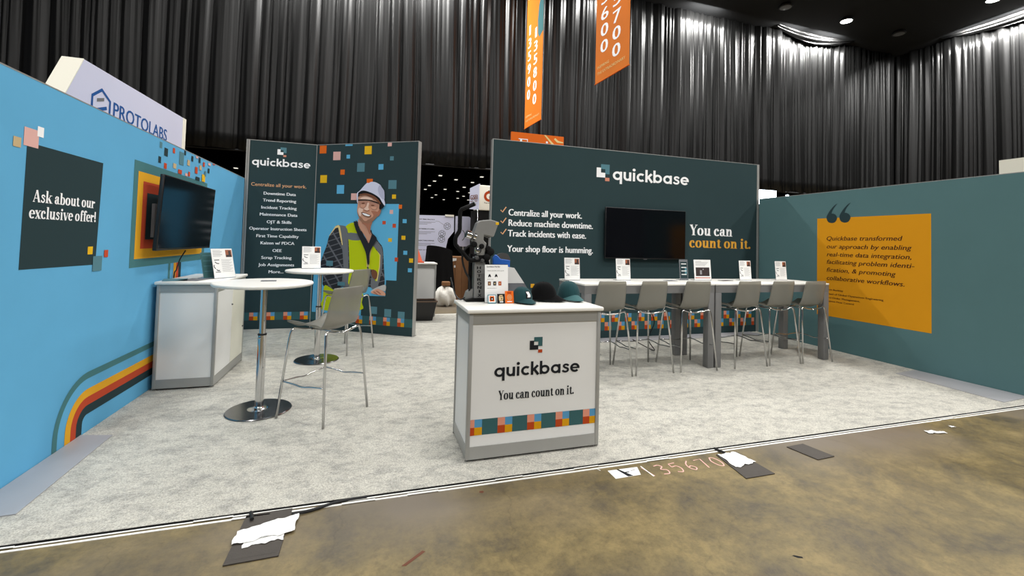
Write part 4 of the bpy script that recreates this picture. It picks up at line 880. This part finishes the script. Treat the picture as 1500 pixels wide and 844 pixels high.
m = MB(); m.box(.98, 1.05, 1.034, 1.225, -.010, .010, fr=FB2); m.build('stem', 'matte_black', t2)
t2 = thing('sloping_board', (1.18, 3.5, CZ), 'white and grey wedge shaped stand behind the caps', 'stand')
FB3 = Fr((0, 3.495, CZ-1.031), (1, 0, 0))
m = MB(); m.prism(FB3, [(1.05, 1.30), (1.115, 1.29), (1.205, 1.165), (1.06, 1.165)], -.003, .02); m.build('upper_face', 'white_panel', t2)
m = MB(); m.prism(FB3, [(1.06, 1.163), (1.207, 1.163), (1.29, 1.034), (1.06, 1.034)], -.003, .02); m.build('lower_face', 'vestgrey', t2)
m = MB(); m.box(1.238, 1.268, 1.135, 1.165, -.012, .0, fr=Fr((0, 3.40, CZ-1.031), (1, 0, 0))); tg = m.build('tag_card', 'stripe_yellow'); tag(tg, 'small yellow tag poking up between the teal and black caps', 'tag')
m = MB(); m.box(1.25, 1.256, 1.034, 1.136, -.012, -.004, fr=Fr((0, 3.40, CZ-1.031), (1, 0, 0))); m.build('stem', 'matte_black', tg)

# small white sign with pictures
SG = thing('table_sign', (.93, 3.30, CZ), 'small white printed sign standing on the front counter', 'sign')
fs = Fr((.828, 3.295, CZ+.001), (1, .04, 0), (0, .12, 1))
m = MB(); m.box(0, .19, .002, .295, -.004, 0, fr=fs); m.build('backing', 'black_plastic', SG)
m = MB(); m.box(.001, .189, .004, .292, .0004, .0014, fr=fs); shp = m.build('sheet', 'paper', SG)
q = MB(); put_text(q, fs, 'Quickbase Hat Bar', .014, .125, .272, .011, .002, .02); put_text(q, fs, 'Choose a hat style, choose a patch', .02, .155, .243, .006, .002, .01)
put_text(q, fs, 'choose a patch', .02, .07, .178, .005, .002, .01); put_text(q, fs, 'we will press it', .02, .095, .11, .005, .002, .01); q.build('lettering', 'ink', shp, fix=False)
for u in (.027, .080):
    prt('printed_cap', 'ink', shp, lambda q: q.poly(fs, [(u, .198), (u+.004, .212), (u+.012, .222), (u+.020, .212), (u+.024, .198), (u+.019, .195), (u+.012, .202), (u+.005, .195)], .002))
for u, c_ in ((.025, 'leather'), (.068, 'ink'), (.110, 'brick')):
    prt('printed_patch', c_, shp, lambda q: q.rect(fs, u, .132, u+.024, .163, .002))
    prt('printed_patch', 'sand', shp, lambda q: q.rect(fs, u+.008, .140, u+.016, .154, .0024))
for (x, w, h, c0, c1, lb) in ((.845, .066, .068, 'steel', 'orange', 'square patch card with orange picture leaning on the white sign'),
                              (.920, .060, .073, 'black', 'sand', 'black patch card with pale drawing, middle of three'),
                              (.983, .068, .094, 'orange', 'brick', 'tall orange patch card at the sign corner')):
    f2 = Fr((x, 3.262-.004*(x-.845), CZ+.001), (1, 0, 0), (0, .25, 1))
    o = MB().box(0, w, 0, h, -.003, 0, fr=f2).build('patch_card', c0); tag(o, lb, 'card', 'patch cards by the sign')
    if c1 == 'orange':
        prt('card_print', 'paper', o, lambda q: q.rect(f2, .006, .008, w-.006, h-.006, .001)); prt('card_print', 'orange', o, lambda q: q.rect(f2, .014, .016, w-.014, h-.012, .0015)); prt('card_print', 'black', o, lambda q: q.rect(f2, .021, .022, w-.021, h-.02, .002))
        prt('card_print', 'paper', o, lambda q: q.rect(f2, .029, .03, w-.028, h-.03, .0025))
    elif c1 == 'sand':
        prt('card_print', 'sand', o, lambda q: q.poly(f2, [(.014, .02), (.012, .05), (.02, .064), (.04, .064), (.048, .045), (.044, .02)], .001))
        prt('card_print', 'black', o, lambda q: (q.rect(f2, .022, .05, .028, .056, .0015), q.rect(f2, .034, .05, .04, .056, .0015), q.rect(f2, .03, .03, .038, .04, .0015)))
        prt('card_print', 'paper', o, lambda q: q.rect(f2, .018, .008, .046, .016, .001))
    else:
        prt('card_print', 'brick', o, lambda q: q.rect(f2, .018, .072, .05, .088, .001)); prt('card_print', 'sand', o, lambda q: put_strokes(q, f2, [arc(.034, .045, .016, .02, 0, 360, 14), arc(.034, .045, .007, .009, 0, 360, 10)], .004, .001))
        prt('card_print', 'paper', o, lambda q: q.rect(f2, .014, .01, .054, .016, .001))

# caps
def cap(x, y, rz, label, m_, brim_m, patch=None, logo_side=None, s=1.0, hb=.125, curve=.035, buckle=None):
    t = thing('baseball_cap', (x, y, CZ), label, 'cap', 'caps on the front counter')
    c_, s_ = math.cos(rz), math.sin(rz)
    def tr(px, py, pz): return (x+(px*c_-py*s_)*s, y+(px*s_+py*c_)*s, CZ+pz*s)
    def dome(a, b):
        th = a*2*PI; ph = b*PI/2; k = math.cos(ph)**.72; h = .012+hb*math.sin(ph)**.9
        fr_ = 1+.05*math.cos(th)*(1-b)
        return tr(.098*k*math.cos(th)*fr_, .082*k*math.sin(th), h)
    m = MB(); m.grid(dome, 36, 14); o = m.build('crown', m_, t, smooth=True)
    m = MB(); m.lathe([(.007, 0), (.006, .004), (.0003, .006)], seg=10, fr=lambda X, Y, Z: tr(X, Y, hb+.010+Z)); m.build('button', m_, t, smooth=True)
    m = MB()
    for k in range(6):
        th = k*PI/3+PI/6
        m.tube([dome(th/(2*PI), j/12) for j in range(13)], .0012, 5)
    m.build('seam', m_, o, smooth=True)
    def brim(a, b):
        th = (a-.5)*PI*.98; r0x, r0y = .099, .080; ex = .072*b*math.cos(th)**.7 if math.cos(th) > 0 else 0
        px = r0x*math.cos(th)*.98+ex; py = r0y*math.sin(th)*(1-.02*b)
        q_ = (py/.08)**2
        return tr(px, py, .046*(1-q_)+.010*q_-.036*b*(1-q_)+.004)
    m = MB(); m.grid(brim, 24, 8); br = m.build('brim', brim_m, t, smooth=True); sd = br.modifiers.new('t', 'SOLIDIFY'); sd.thickness = .0035
    if patch:
        def pt(a, b, off=.0):
            th = (a-.5)*.62; ph = .22+.62*b; k = math.cos(ph)**.72
            return tr((.098*k*math.cos(th)*(1+.05*math.cos(th)*(1-ph/(PI/2)))+.003+off), .082*k*math.sin(th), .012+hb*math.sin(ph)**.9+.001+off)
        m = MB(); m.grid(lambda a, b: pt(a, b), 8, 8); pc = m.build('patch', 'black', t, smooth=True)
        m = MB(); m.grid(lambda a, b: pt(.18+.6*a+.1*math.sin(b*5), .16+.72*b, .0012), 8, 8); m.build('patch_print', 'paper', pc, smooth=True)
    if logo_side:
        m = MB()
        th0 = logo_side/(2*PI)
        m.tube([dome(th0-.012, .12), dome(th0+.0, .16), dome(th0+.022, .22)], .003, 6); m.build('side_logo', 'paper', t)
    return t
cap(1.125, 3.29, -1.3, 'teal cap with picture patch beside the white sign', 'green_cap', 'green_cap', patch=True, s=.93, hb=.12)
cap(1.335, 3.375, -.55, 'black cap, middle of the three on the counter', 'black_cap', 'black_cap', s=1.10, hb=.128, logo_side=1.0)
cap(1.575, 3.41, -1.45, 'teal cap facing forward at the right end of the counter', 'green_cap', 'green_cap_light', s=1.10, hb=.13, logo_side=1.25)

# ================================================================== BEYOND THE OPENING
KC = kiosk_counter(.25, 1.22, 8.85, 9.32, 1.075, 'white aluminium framed counter seen through the opening')
t = thing('trash_bin', (.97, 8.62, 0), 'black waste bin with brown rim beside the far counter', 'bin')
m = MB()
m.add([(.80, 8.46, .013), (1.12, 8.46, .013), (1.12, 8.72, .013), (.80, 8.72, .013), (.77, 8.42, .36), (1.19, 8.42, .36), (1.19, 8.78, .36), (.77, 8.78, .36)],
      [(0, 1, 5, 4), (1, 2, 6, 5), (2, 3, 7, 6), (3, 0, 4, 7), (0, 3, 2, 1)]); o = m.build('bucket', 'black_plastic', t); sd = o.modifiers.new('t', 'SOLIDIFY'); sd.thickness = .008
m = MB()
for a in ((.755, 1.205, 8.405, 8.43), (.755, 1.205, 8.77, 8.795), (.755, .78, 8.43, 8.77), (1.18, 1.205, 8.43, 8.77)): m.box(*a, .36, .385)
m.build('rim', 'brown_rim', t)
FW = Fr((0, 11.5, 0), (1, 0, 0))
t = thing('display_board', (1.4, 11.5, 0), 'white printed display board standing beyond the opening', 'board')
m = MB(); m.prism(FW, [(.75, .9), (.75, 2.155), (2.0, 2.178), (2.01, 1.77), (1.86, 1.57), (1.75, 1.0)], -.05, 0); bd = m.build('board', 'lavender', t)
q = MB()
for (s, v) in (('ELIMINATE TRIBAL PRACTICES', 2.045), ('GET YOUR TRAINING UP TO SPEED', 1.80), ('STOP MANUFACTURING SHORTAGES', 1.50), ('FULL VIEW OF THE SHOP', 1.26)):
    put_text(q, FW, s, 1.0, 1.50, v, .028, .002, .04)
q.build('lettering', 'ink', bd, fix=False)
q = MB()
for v in (2.0, 1.75, 1.45):
    for k in range(3): q.rect(FW, 1.0, v-.03*k-.012, 1.52-.1*k, v-.03*k-.004, .002)
put_strokes(q, FW, [[(1.52, 2.02), (1.6, 2.02), (1.74, 1.93)]], .007, .002)
for cu, cv in ((1.83, 1.90), (1.70, 1.70), (1.69, 1.56)):
    put_strokes(q, FW, [arc(cu, cv, .085, .085, 0, 360, 24), arc(cu, cv, .04, .04, 0, 360, 16)], .012, .002)
    for k in range(6): put_strokes(q, FW, [[(cu+.04*math.cos(k), cv+.04*math.sin(k)), (cu+.075*math.cos(k), cv+.075*math.sin(k))]], .01, .002)
q.build('printed_icon', 'vestgrey', bd, fix=False)
m = MB(); m.box(.8, .84, 0, .9, -.045, -.01, fr=FW); m.box(1.6, 1.64, 0, 1.1, -.045, -.01, fr=FW); m.build('stand_leg', 'aluminium', t)
m = MB(); m.box(1.77, 1.99, 2.15, 2.20, -.02, .04, fr=FW); m.build('clip_lamp', 'cream_white', t)
t = thing('display_board', (2.3, 11.9, 0), 'second white board with rounded corner behind the heat press lever', 'board')
FW2 = Fr((0, 11.8, 0), (1, 0, 0))
m = MB(); m.prism(FW2, [(2.10, 1.43), (2.10, 2.19), (2.46, 2.19), (2.52, 2.15), (2.53, 2.1), (2.53, 1.43), (2.45, 1.38), (2.18, 1.38)], -.04, 0); bd = m.build('board', 'lavender', t)
q = MB(); put_strokes(q, FW2, [arc(2.22, 1.68, .14, .16, -60, 60, 14)], .02, .002); q.build('printed_icon', 'vestgrey', bd, fix=False)
m = MB(); m.box(2.3, 2.34, 0, 1.38, -.04, 0, fr=FW2); m.build('stand_leg', 'aluminium', t)
t = thing('kiosk_tower', (2.75, 11.3, 0), 'white box sign with red letter G on black column beyond the opening', 'sign tower')
m = MB(); m.box(2.53, 3.3, 10.95, 11.6, 2.32, 2.96, bev=.03); bx = m.build('sign_box', 'cream_white', t, smooth='auto')
m = MB(); m.add([(2.525, 10.955, 2.33), (2.36, 11.3, 2.36), (2.36, 11.3, 2.90), (2.525, 10.955, 2.99)], [(0, 1, 2, 3)]); sf = m.build('side_wing', 'lavender', t); sd = sf.modifiers.new('t', 'SOLIDIFY'); sd.thickness = .03
FG = Fr((0, 10.95, 0), (1, 0, 0))
q = MB(); put_strokes(q, FG, [arc(2.79, 2.68, .105, .105, 20, 350, 26), [(2.79, 2.66), (2.90, 2.66), (2.90, 2.60)]], .065, .003); q.build('letter', 'brick', bx, fix=False)
q = MB(); put_text(q, FG, 'Specialties', 2.66, 3.1, 2.50, .03, .003, .03); put_strokes(q, FG, [[(2.76, 2.82), (3.1, 2.82)]], .02, .004); q.build('lettering', 'ink', bx, fix=False)
FG2 = Fr((2.36, 11.3, 0), (.165, -.345, 0))
q = MB(); put_text(q, FG2, 'GSEI', .05, .34, 2.60, .12, .02, .05); put_strokes(q, FG2, [[(.05, 2.55), (.34, 2.55)]], .015, .02); q.build('lettering', 'leather', sf, fix=False)
m = MB(); m.box(2.44, 3.25, 11.0, 11.5, 0, 2.32); m.build('column', 'matte_black', t)
m = MB(); m.tube([(2.50, 10.93, 1.3), (2.50, 10.93, 2.34)], .012, 8); m.build('rod', 'chrome', t, smooth=True)
def cloth(a, b):
    th = a*2*PI; r = .30+.10*(1-b)+.035*math.sin(th*7)*(1-b)+.02*math.sin(th*13+b*4)*(1-b)
    return (1.58+r*1.05*math.cos(th), 11.0+r*.7*math.sin(th), 1.32*b+.08*math.cos(th*1+2.4)*b)
m = MB(); m.grid(cloth, 72, 10); m.add([cloth(k/36, 1) for k in range(36)], [tuple(range(36))]); tag(m.build('draped_cloth', 'black_cloth', smooth=True, fix=False), 'black cloth draped over a tall stand beyond the opening', 'cloth')
t = thing('cardboard_crate', (2.05, 11.5, 0), 'tall brown crate with white label beyond the opening', 'crate')
m = MB(); m.box(1.85, 2.40, 11.3, 11.8, .0, 1.12, bev=.01); o = m.build('box', 'cardboard', t)
for x in (1.85, 2.04, 2.21): 
    m = MB(); m.box(x+.002, x+.16, 11.285, 11.299, .03, 1.10); m.build('plank', 'cardboard', t)
m = MB(); m.poly(Fr((0, 11.284, 0), (1, 0, 0)), [(1.90, .80), (1.90, 1.08), (2.06, 1.08), (2.06, 1.02), (1.95, 1.0), (1.95, .8)], .001); m.poly(Fr((0, 11.284, 0), (1, 0, 0)), [(2.0, .84), (2.0, .90), (2.04, .90), (2.04, .84)], .001); m.build('label', 'paper', t, fix=False)
def bag(a, b):
    th = a*2*PI; ph = (b-.5)*PI; r = 1+.12*math.sin(th*5+b*9)+.08*math.sin(th*9+b*5)
    return (1.66+.24*r*math.cos(ph)*math.cos(th), 10.40+.2*r*math.cos(ph)*math.sin(th), max(.0, .21+.23*math.sin(ph)*r))
m = MB(); m.grid(bag, 36, 18); tag(m.build('white_sack', 'white_cloth', smooth=True, fix=False), 'crumpled white sack on the floor by the brown crate', 'bag')
m = MB(); m.box(1.57, 1.76, 10.32, 10.46, .472, .57, bev=.02); tag(m.build('small_parcel', 'cardboard'), 'small brown parcel lying on the white sack', 'parcel')
t = thing('traffic_cone', (.80, 9.05, 1.075), 'orange cone on the far counter at the panel edge', 'cone')
m = MB(); m.lathe([(.17, .02), (.16, .03), (.02, .42), (.0005, .425)], (.80, 9.05, 1.075), 28); m.build('cone', 'cone_orange', t, smooth='auto')
m = MB(); m.box(.62, .98, 8.88, 9.22, 1.075, 1.097); m.build('base', 'cone_orange', t)

# ================================================================== ABOVE THE WALLS
# tall white box sign behind the blue wall
FPx = Fr((-3.5, 0, 0), (0, 1, 0))
t = thing('tower_sign', (-3.8, 8.0, 0), 'tall white box sign with blue hexagon emblem behind the blue wall', 'sign')
m = MB(); m.prism(FPx, [(6.10, 2.45), (6.80, 3.655), (9.93, 3.71), (9.93, 2.45)], -.22, 0.0); bx = m.build('box', 'lavender', t)
m = MB(); m.add([FPx(6.095, 2.45, -.22), FPx(6.095, 2.45, 0.0), FPx(6.796, 3.658, 0.0), FPx(6.796, 3.658, -.22)], [(0, 1, 2, 3)]); o = m.build('end_face', 'cream_white', t); sd = o.modifiers.new('t', 'SOLIDIFY'); sd.thickness = .012; sd.offset = 0
m2 = MB(); m2.box(9.80, 9.94, 2.45, 3.71, -.2, .006, fr=FPx); m2.build('edge_trim', 'cream_white', t)
q = MB()
q.v = []; put_text(q, FPx, 'PROTOLABS', 7.49, 9.16, 3.125, .21, .003, .02); q.build('lettering', 'blue_ink', bx, fix=False)
hx = [(7.0, 3.0), (7.0, 3.27), (7.2, 3.40), (7.40, 3.30), (7.40, 3.0)]
q = MB(); put_strokes(q, FPx, [hx], .045, .003); put_strokes(q, FPx, [[(7.05, 3.09), (7.33, 3.19)]], .045, .0034); put_strokes(q, FPx, [[(7.14, 3.0), (7.38, 3.09)]], .045, .0036); q.build('emblem', 'blue_ink', bx, fix=False)
q = MB(); q.poly(FPx, [(7.10, 3.215), (7.26, 3.265), (7.26, 3.31), (7.10, 3.26)], .003); q.build('emblem', 'vestgrey', bx, fix=False)
m = MB(); m.box(6.3, 9.8, 0, 2.45, -.2, -.02, fr=FPx); m.build('tower_base', 'cream_white', t)

def banner(y0, z0, height, cols, label, dark_oval=False):
    """hanging banner, plane almost along Y, seen from -X; y0 = far bottom corner"""
    fr = Fr((4.30 if y0 > 12 else 4.49, y0, z0), ((.075, -1.0, 0) if y0 < 12 else (.068, -1.0, 0)))
    t = thing('hanging_banner', (fr.o.x+.04, y0-.6, z0), label, 'banner', 'orange hall banners')
    m = MB(); m.box(0, 1.2, 0, height, -.004, 0, fr=fr); o = m.build('vinyl', 'orange_vinyl', t)
    m = MB(); m.tube([fr(-.01, .0, -.002), fr(1.21, .0, -.002)], .012, 8); m.build('bottom_rod', 'orange', t)
    m = MB(); m.tube([fr(.02, height, -.002), fr(.02, 10-z0, -.002)], .004, 6); m.tube([fr(1.18, height, -.002), fr(1.18, 10-z0, -.002)], .004, 6); m.build('hanging_wire', 'steel_plate', t)
    for (s, u, vtop, step, w, h) in cols:
        q = MB()
        for i, ch in enumerate(s):
            ww = w*.45 if ch == '1' else w
            put_text(q, fr, ch, u+(w-ww)/2, u+(w+ww)/2, vtop-h-step*i, h, .003, .04)
        q.build('numerals', 'white', o, fix=False)
    q = MB(); put_text(q, fr, 'INSPIRING', .08, .52, .30, .06, .003, 0.005); put_text(q, fr, 'THE EXTRAORDINARY', .08, 1.08, .17, .06, .003, 0.005); q.build('lettering', 'cream', o, fix=False)
    if dark_oval:
        q = MB(); q.poly(fr, [(1.2, 2.55), (.95, 2.45), (.85, 2.6), (.82, 3.0), (.88, 3.4), (1.0, 3.65), (1.2, 3.75)], .002); q.build('emblem', 'tealprint', o, fix=False)
        q = MB(); put_text(q, fr, 'Form', .1, .95, 3.95, .22, .003, 0.0, .3); q.build('lettering', 'white', o, fix=False)
    return t
banner(12.76, 5.0, 4.6, [('135900', .16, 3.12, .395, .20, .31), ('135800', .60, 2.86, .395, .22, .31)], 'narrow orange banner with two columns of white numerals, left one', True)
banner(8.59, 5.0, 3.6, [('135600', .20, 2.62, .35, .26, .27), ('135700', .64, 2.36, .35, .26, .27)], 'wide orange banner with white numerals, nearer one on the right')
m = MB(); FO = Fr((0, 8.0, 0), (1, 0, 0)); t = thing('orange_sign', (2.98, 8.0, 0), 'orange sign rising just above the dark back wall', 'sign')
m.box(2.44, 3.52, 2.2, 3.63, -.05, 0, fr=FO); o = m.build('board', 'orange', t)
m = MB(); m.box(2.5, 2.54, 0, 2.2, -.05, 0, fr=FO); m.box(3.42, 3.46, 0, 2.2, -.05, 0, fr=FO); m.build('stand_leg', 'aluminium', t)
q = MB(); q.poly(FO, [(2.585, 3.512), (2.77, 3.512), (2.77, 3.455), (2.755, 3.455), (2.755, 3.498), (2.655, 3.498), (2.655, 3.2), (2.615, 3.2), (2.615, 3.498), (2.585, 3.498)], .003); q.build('letter', 'white', o, fix=False)
q = MB(); q.add([FO(3.165+.022*math.cos(k*PI/8), 3.487+.022*math.sin(k*PI/8), .003) for k in range(16)], [tuple(range(16))]); q.build('letter_dot', 'white', o, fix=False)
q = MB(); q.poly(FO, [(3.10, 3.625), (3.14, 3.625), (3.34, 3.44), (3.28, 3.44)], .002); q.poly(FO, [(3.34, 3.59), (3.40, 3.54), (3.51, 3.52), (3.51, 3.50), (3.38, 3.50), (3.31, 3.56)], .002); q.build('graphic', 'cream', o, fix=False)
# bright light box and small white box beyond the right wall
t = thing('light_box', (9.9, 9.0, 0), 'glowing white light box just above the teal wall corner', 'light')
m = MB(); m.box(9.45, 10.04, 9.0, 9.15, 2.70, 3.06); m.build('diffuser', 'lightbox_white', t)
m = MB(); m.box(9.7, 9.75, 9.03, 9.1, 0, 2.70); m.build('stand', 'steel_plate', t)
m = MB(); m.box(10.42, 10.47, 9.0, 9.05, 2.5, 2.98); m.tube([(10.445, 9.02, 0), (10.445, 9.02, 2.5)], .02, 8); tag(m.build('lamp_post', 'lightbox_white'), 'slim white lamp just right of the glowing light box', 'light')
t = thing('white_sign_box', (9.2, 3.7, 0), 'plain white box sign peeking over the teal wall at far right', 'sign')
m = MB(); m.box(9.0, 9.4, 2.9, 4.18, 2.2, 2.96); m.build('box', 'cream_white', t)
m = MB(); m.box(9.1, 9.3, 3.2, 3.4, 0, 2.2); m.build('post', 'aluminium', t)
# ceiling lamps in view
for (x, y, on, lb) in ((16.12, 11.56, 1, 'lit round lamp on the dark ceiling above the curtain corner'), (19.1, 8.97, 1, 'lit round lamp on the ceiling at the top edge, right'),
                   (13.3, 11.6, 0, 'unlit round lamp on the ceiling, leftmost'), (18.9, 11.58, 0, 'unlit round lamp on the ceiling near the curtain corner')):
    t = thing('ceiling_lamp', (x, y, 9.9), lb, 'ceiling lamp', 'round ceiling lamps')
    m = MB(); m.lathe([(.21, -.03), (.22, .0), (.16, .09), (.08, .1)], (x, y, 9.9), 24); m.build('housing', 'truss_grey', t, smooth='auto')
    m = MB(); m.lathe([(.0005, -.032), (.17, -.032), (.19, -.026), (.0005, -.02)], (x, y, 9.9), 24); m.build('lens', 'lamp_white' if on else 'lamp_dim', t, smooth='auto')
for i, (x, y) in enumerate([(8.07, 57.63), (8.08, 63.39), (8.03, 68.98), (8.02, 74.48), (11.04, 72.73), (10.85, 82.42), (10.85, 88.17), (10.64, 60.48), (13.35, 68.35), (13.31, 62.15), (13.26, 56.25), (13.48, 74.62), (15.76, 75.62), (15.95, 82.04), (15.69, 86.65), (18.32, 89.01), (13.63, 91.21), (-16.8, 63.6)]):
    m = MB(); m.box(x-.2, x+.2, y-.2, y+.2, 9.92, 9.99)
    tag(m.build('hall_lamp', 'lamp_far'), 'tiny lit lamp on the ceiling of the hall beyond the curtain' if i < 17 else 'lone far lamp seen between the end of the blue wall and the curtain hem', 'ceiling lamp', 'far hall lamps' if i < 17 else None)

# ================================================================== ON THE CONCRETE
def floor_box(pts, label):
    o = MB().prism(FF, pts, .0005, .006).build('floor_box_lid', 'dark_box_lid'); tag(o, label, 'floor box')
    cx = sum(p[0] for p in pts)/len(pts); cy = sum(p[1] for p in pts)/len(pts)
    m = MB(); m.poly(FF, [(cx+(p[0]-cx)*.86, cy+(p[1]-cy)*.86) for p in pts], .0065); m.build('lid_panel', 'dark_box_lid', o, fix=False); return o
floor_box([(-.605, 2.375), (-.375, 2.38), (-.375, 2.77), (-.60, 2.765)], 'dark floor box lid half under white papers, nearest on the concrete')
floor_box([(2.41, 2.375), (2.655, 2.375), (2.645, 2.70), (2.46, 2.70)], 'dark floor box lid beneath a white sheet at the carpet edge')
floor_box([(3.14, 2.45), (3.315, 2.46), (3.275, 2.68), (3.10, 2.67)], 'bare dark floor box lid farther right on the concrete')
def crumple(name, pts, z, amp, label, seed, nu=22, nv=14):
    r = random.Random(seed); a0, a1, a2, a3 = [Vector((p[0], p[1], 0)) for p in pts]
    H = [[r.random() for _ in range(nu+1)] for _ in range(nv+1)]
    def fn(a, b):
        p = a0.lerp(a1, a).lerp(a3.lerp(a2, a), b); i, j = int(a*nu+.5), int(b*nv+.5)
        ed = .007*math.sin(a*13+seed)+.003*math.sin(a*31)
        return (p.x+.004*math.sin(b*9+seed), p.y+ed*(1 if b in (0.0, 1.0) else 0), z+amp*(.3+.5*abs(math.sin(a*7+b*5+seed))*abs(math.sin(b*9-a*3))+.3*H[j][i]*.6))
    o = MB().grid(fn, nu, nv).build(name, 'paper', smooth=False, fix=False); sd = o.modifiers.new('t', 'SOLIDIFY'); sd.thickness = .001
    return tag(o, label, 'paper')
crumple('crumpled_paper', [(-.61, 2.505), (-.335, 2.545), (-.33, 2.70), (-.605, 2.61)], .0075, .012, 'crumpled white paper covering the nearest floor box', 1)
crumple('crumpled_paper', [(-.55, 2.48), (-.37, 2.50), (-.40, 2.60), (-.57, 2.56)], .0065, .006, 'lower white sheet under the crumpled paper on the floor box', 4)
crumple('paper_sheet', [(2.45, 2.50), (2.655, 2.53), (2.62, 2.695), (2.47, 2.685)], .007, .008, 'white sheet lying over the floor box at the carpet edge', 2)
crumple('paper_scrap', [(4.54, 2.565), (4.70, 2.525), (4.715, 2.555), (4.56, 2.61)], .001, .012, 'torn white paper scrap lying right of the floor boxes', 3, 12, 6)
crumple('paper_scrap', [(4.90, 2.60), (4.95, 2.60), (4.94, 2.63), (4.91, 2.63)], .001, .008, 'tiny white scrap at the right near the carpet edge', 5, 5, 4)
o = MB().prism(FF, [(1.565, 2.595), (1.757, 2.60), (1.79, 2.695), (1.565, 2.70)], .0004, .0014).build('floor_sticker', 'paper'); tag(o, 'white sticker with black mark flat on the concrete left of the chalk digits', 'sticker')
q = MB(); q.poly(FF, [(1.63, 2.70), (1.645, 2.70), (1.70, 2.60), (1.66, 2.60)], .0018); q.rect(FF, 1.66, 2.645, 1.70, 2.655, .0018); q.rect(FF, 1.72, 2.66, 1.75, 2.665, .0018); q.build('printed_mark', 'ink', o, fix=False)
DIG = {'1': [[(.3, 1), (.5, 0)]], '3': [sm([(.1, .95), (.5, 1), (.7, .8), (.35, .55), (.75, .4), (.6, .05), (.1, .05)])], '5': [[(.8, 1), (.2, .95), (.15, .6)], sm([(.15, .6), (.6, .65), (.75, .35), (.5, .0), (.1, .08)])],
       '6': [sm([(.7, 1), (.3, .7), (.15, .3), (.4, 0), (.7, .2), (.5, .45), (.2, .35)])], '7': [[(.05, .95), (.75, 1), (.4, 0)]], '0': [sm([(.4, 1), (.1, .6), (.2, .1), (.55, 0), (.8, .4), (.7, .9), (.4, 1)])]}
CH = thing('chalk_number', (2.2, 2.62, 0), 'chalk digits 135670 written on the concrete at the carpet edge', 'marking')
for i, ch in enumerate('135670'):
    q = MB(); u0 = 1.80+.112*i
    for n_, st_ in enumerate(DIG[ch]):
        put_strokes(q, Fr((0, 0, 0), (1, 0, 0), (-.08, 1, 0)), [[(u0+.2+.088*x, 2.57+.12*y) for x, y in st_]], .0085, .0008+.0002*n_)
    q.build('digit', 'pink', CH, fix=False)
q = MB(); put_strokes(q, FF, [[(1.82, 2.70), (1.83, 2.56)]], .008, .0009); tag(q.build('tape_mark', 'paper', fix=False), 'short white line on the concrete beside the sticker', 'marking')
q = MB(); put_strokes(q, FF, [[(1.50, 2.755), (1.52, 2.715)]], .006, .0009); tag(q.build('tape_mark', 'paper', fix=False), 'tiny white tick below the front counter at the tape', 'marking')
q = MB(); q.tube([tuple(p) for p in cat_([(-.37, 2.700, .0145), (-.28, 2.715, .009), (-.17, 2.755, .009), (-.08, 2.771, .009), (.02, 2.774, .009)], n=6)], .008, 8); tag(q.build('floor_cable', 'rubber'), 'black cable running from the floor box under the carpet', 'cable')
q = MB(); q.tube([(-.585, 2.778, .010), (-.575, 2.755, .010), (-.56, 2.70, .0155)], .009, 8); tag(q.build('floor_cable', 'rubber'), 'short black cable between the carpet and the left floor box edge', 'cable')
q = MB(); q.tube([(2.515, 2.778, .010), (2.52, 2.755, .010), (2.53, 2.69, .0155)], .009, 8); tag(q.build('floor_cable', 'rubber'), 'short black cable entering the box under the white sheet', 'cable')
# stains with a shape of their own
for pts, nm, lb in (([(.18, 2.165), (.20, 2.16), (.30, 2.235), (.285, 2.245)], 'rust', 'rust brown streak on the concrete at bottom centre'),
                ([(.67, 2.665), (.685, 2.655), (.70, 2.665), (.695, 2.68), (.675, 2.68)], 'rust', 'small round rust spot before the front counter'),
                ([(2.045, 1.73), (2.06, 1.71), (2.085, 1.70), (2.09, 1.71), (2.06, 1.73)], 'ink', 'small black fleck on the concrete, low right')):
    if nm == 'rust': mat('rust', (96, 52, 30), rough=.7)
    tag(MB().poly(FF, pts, .0007).build('floor_stain', nm, fix=False), lb, 'stain')

bpy.data.objects.remove(_to)
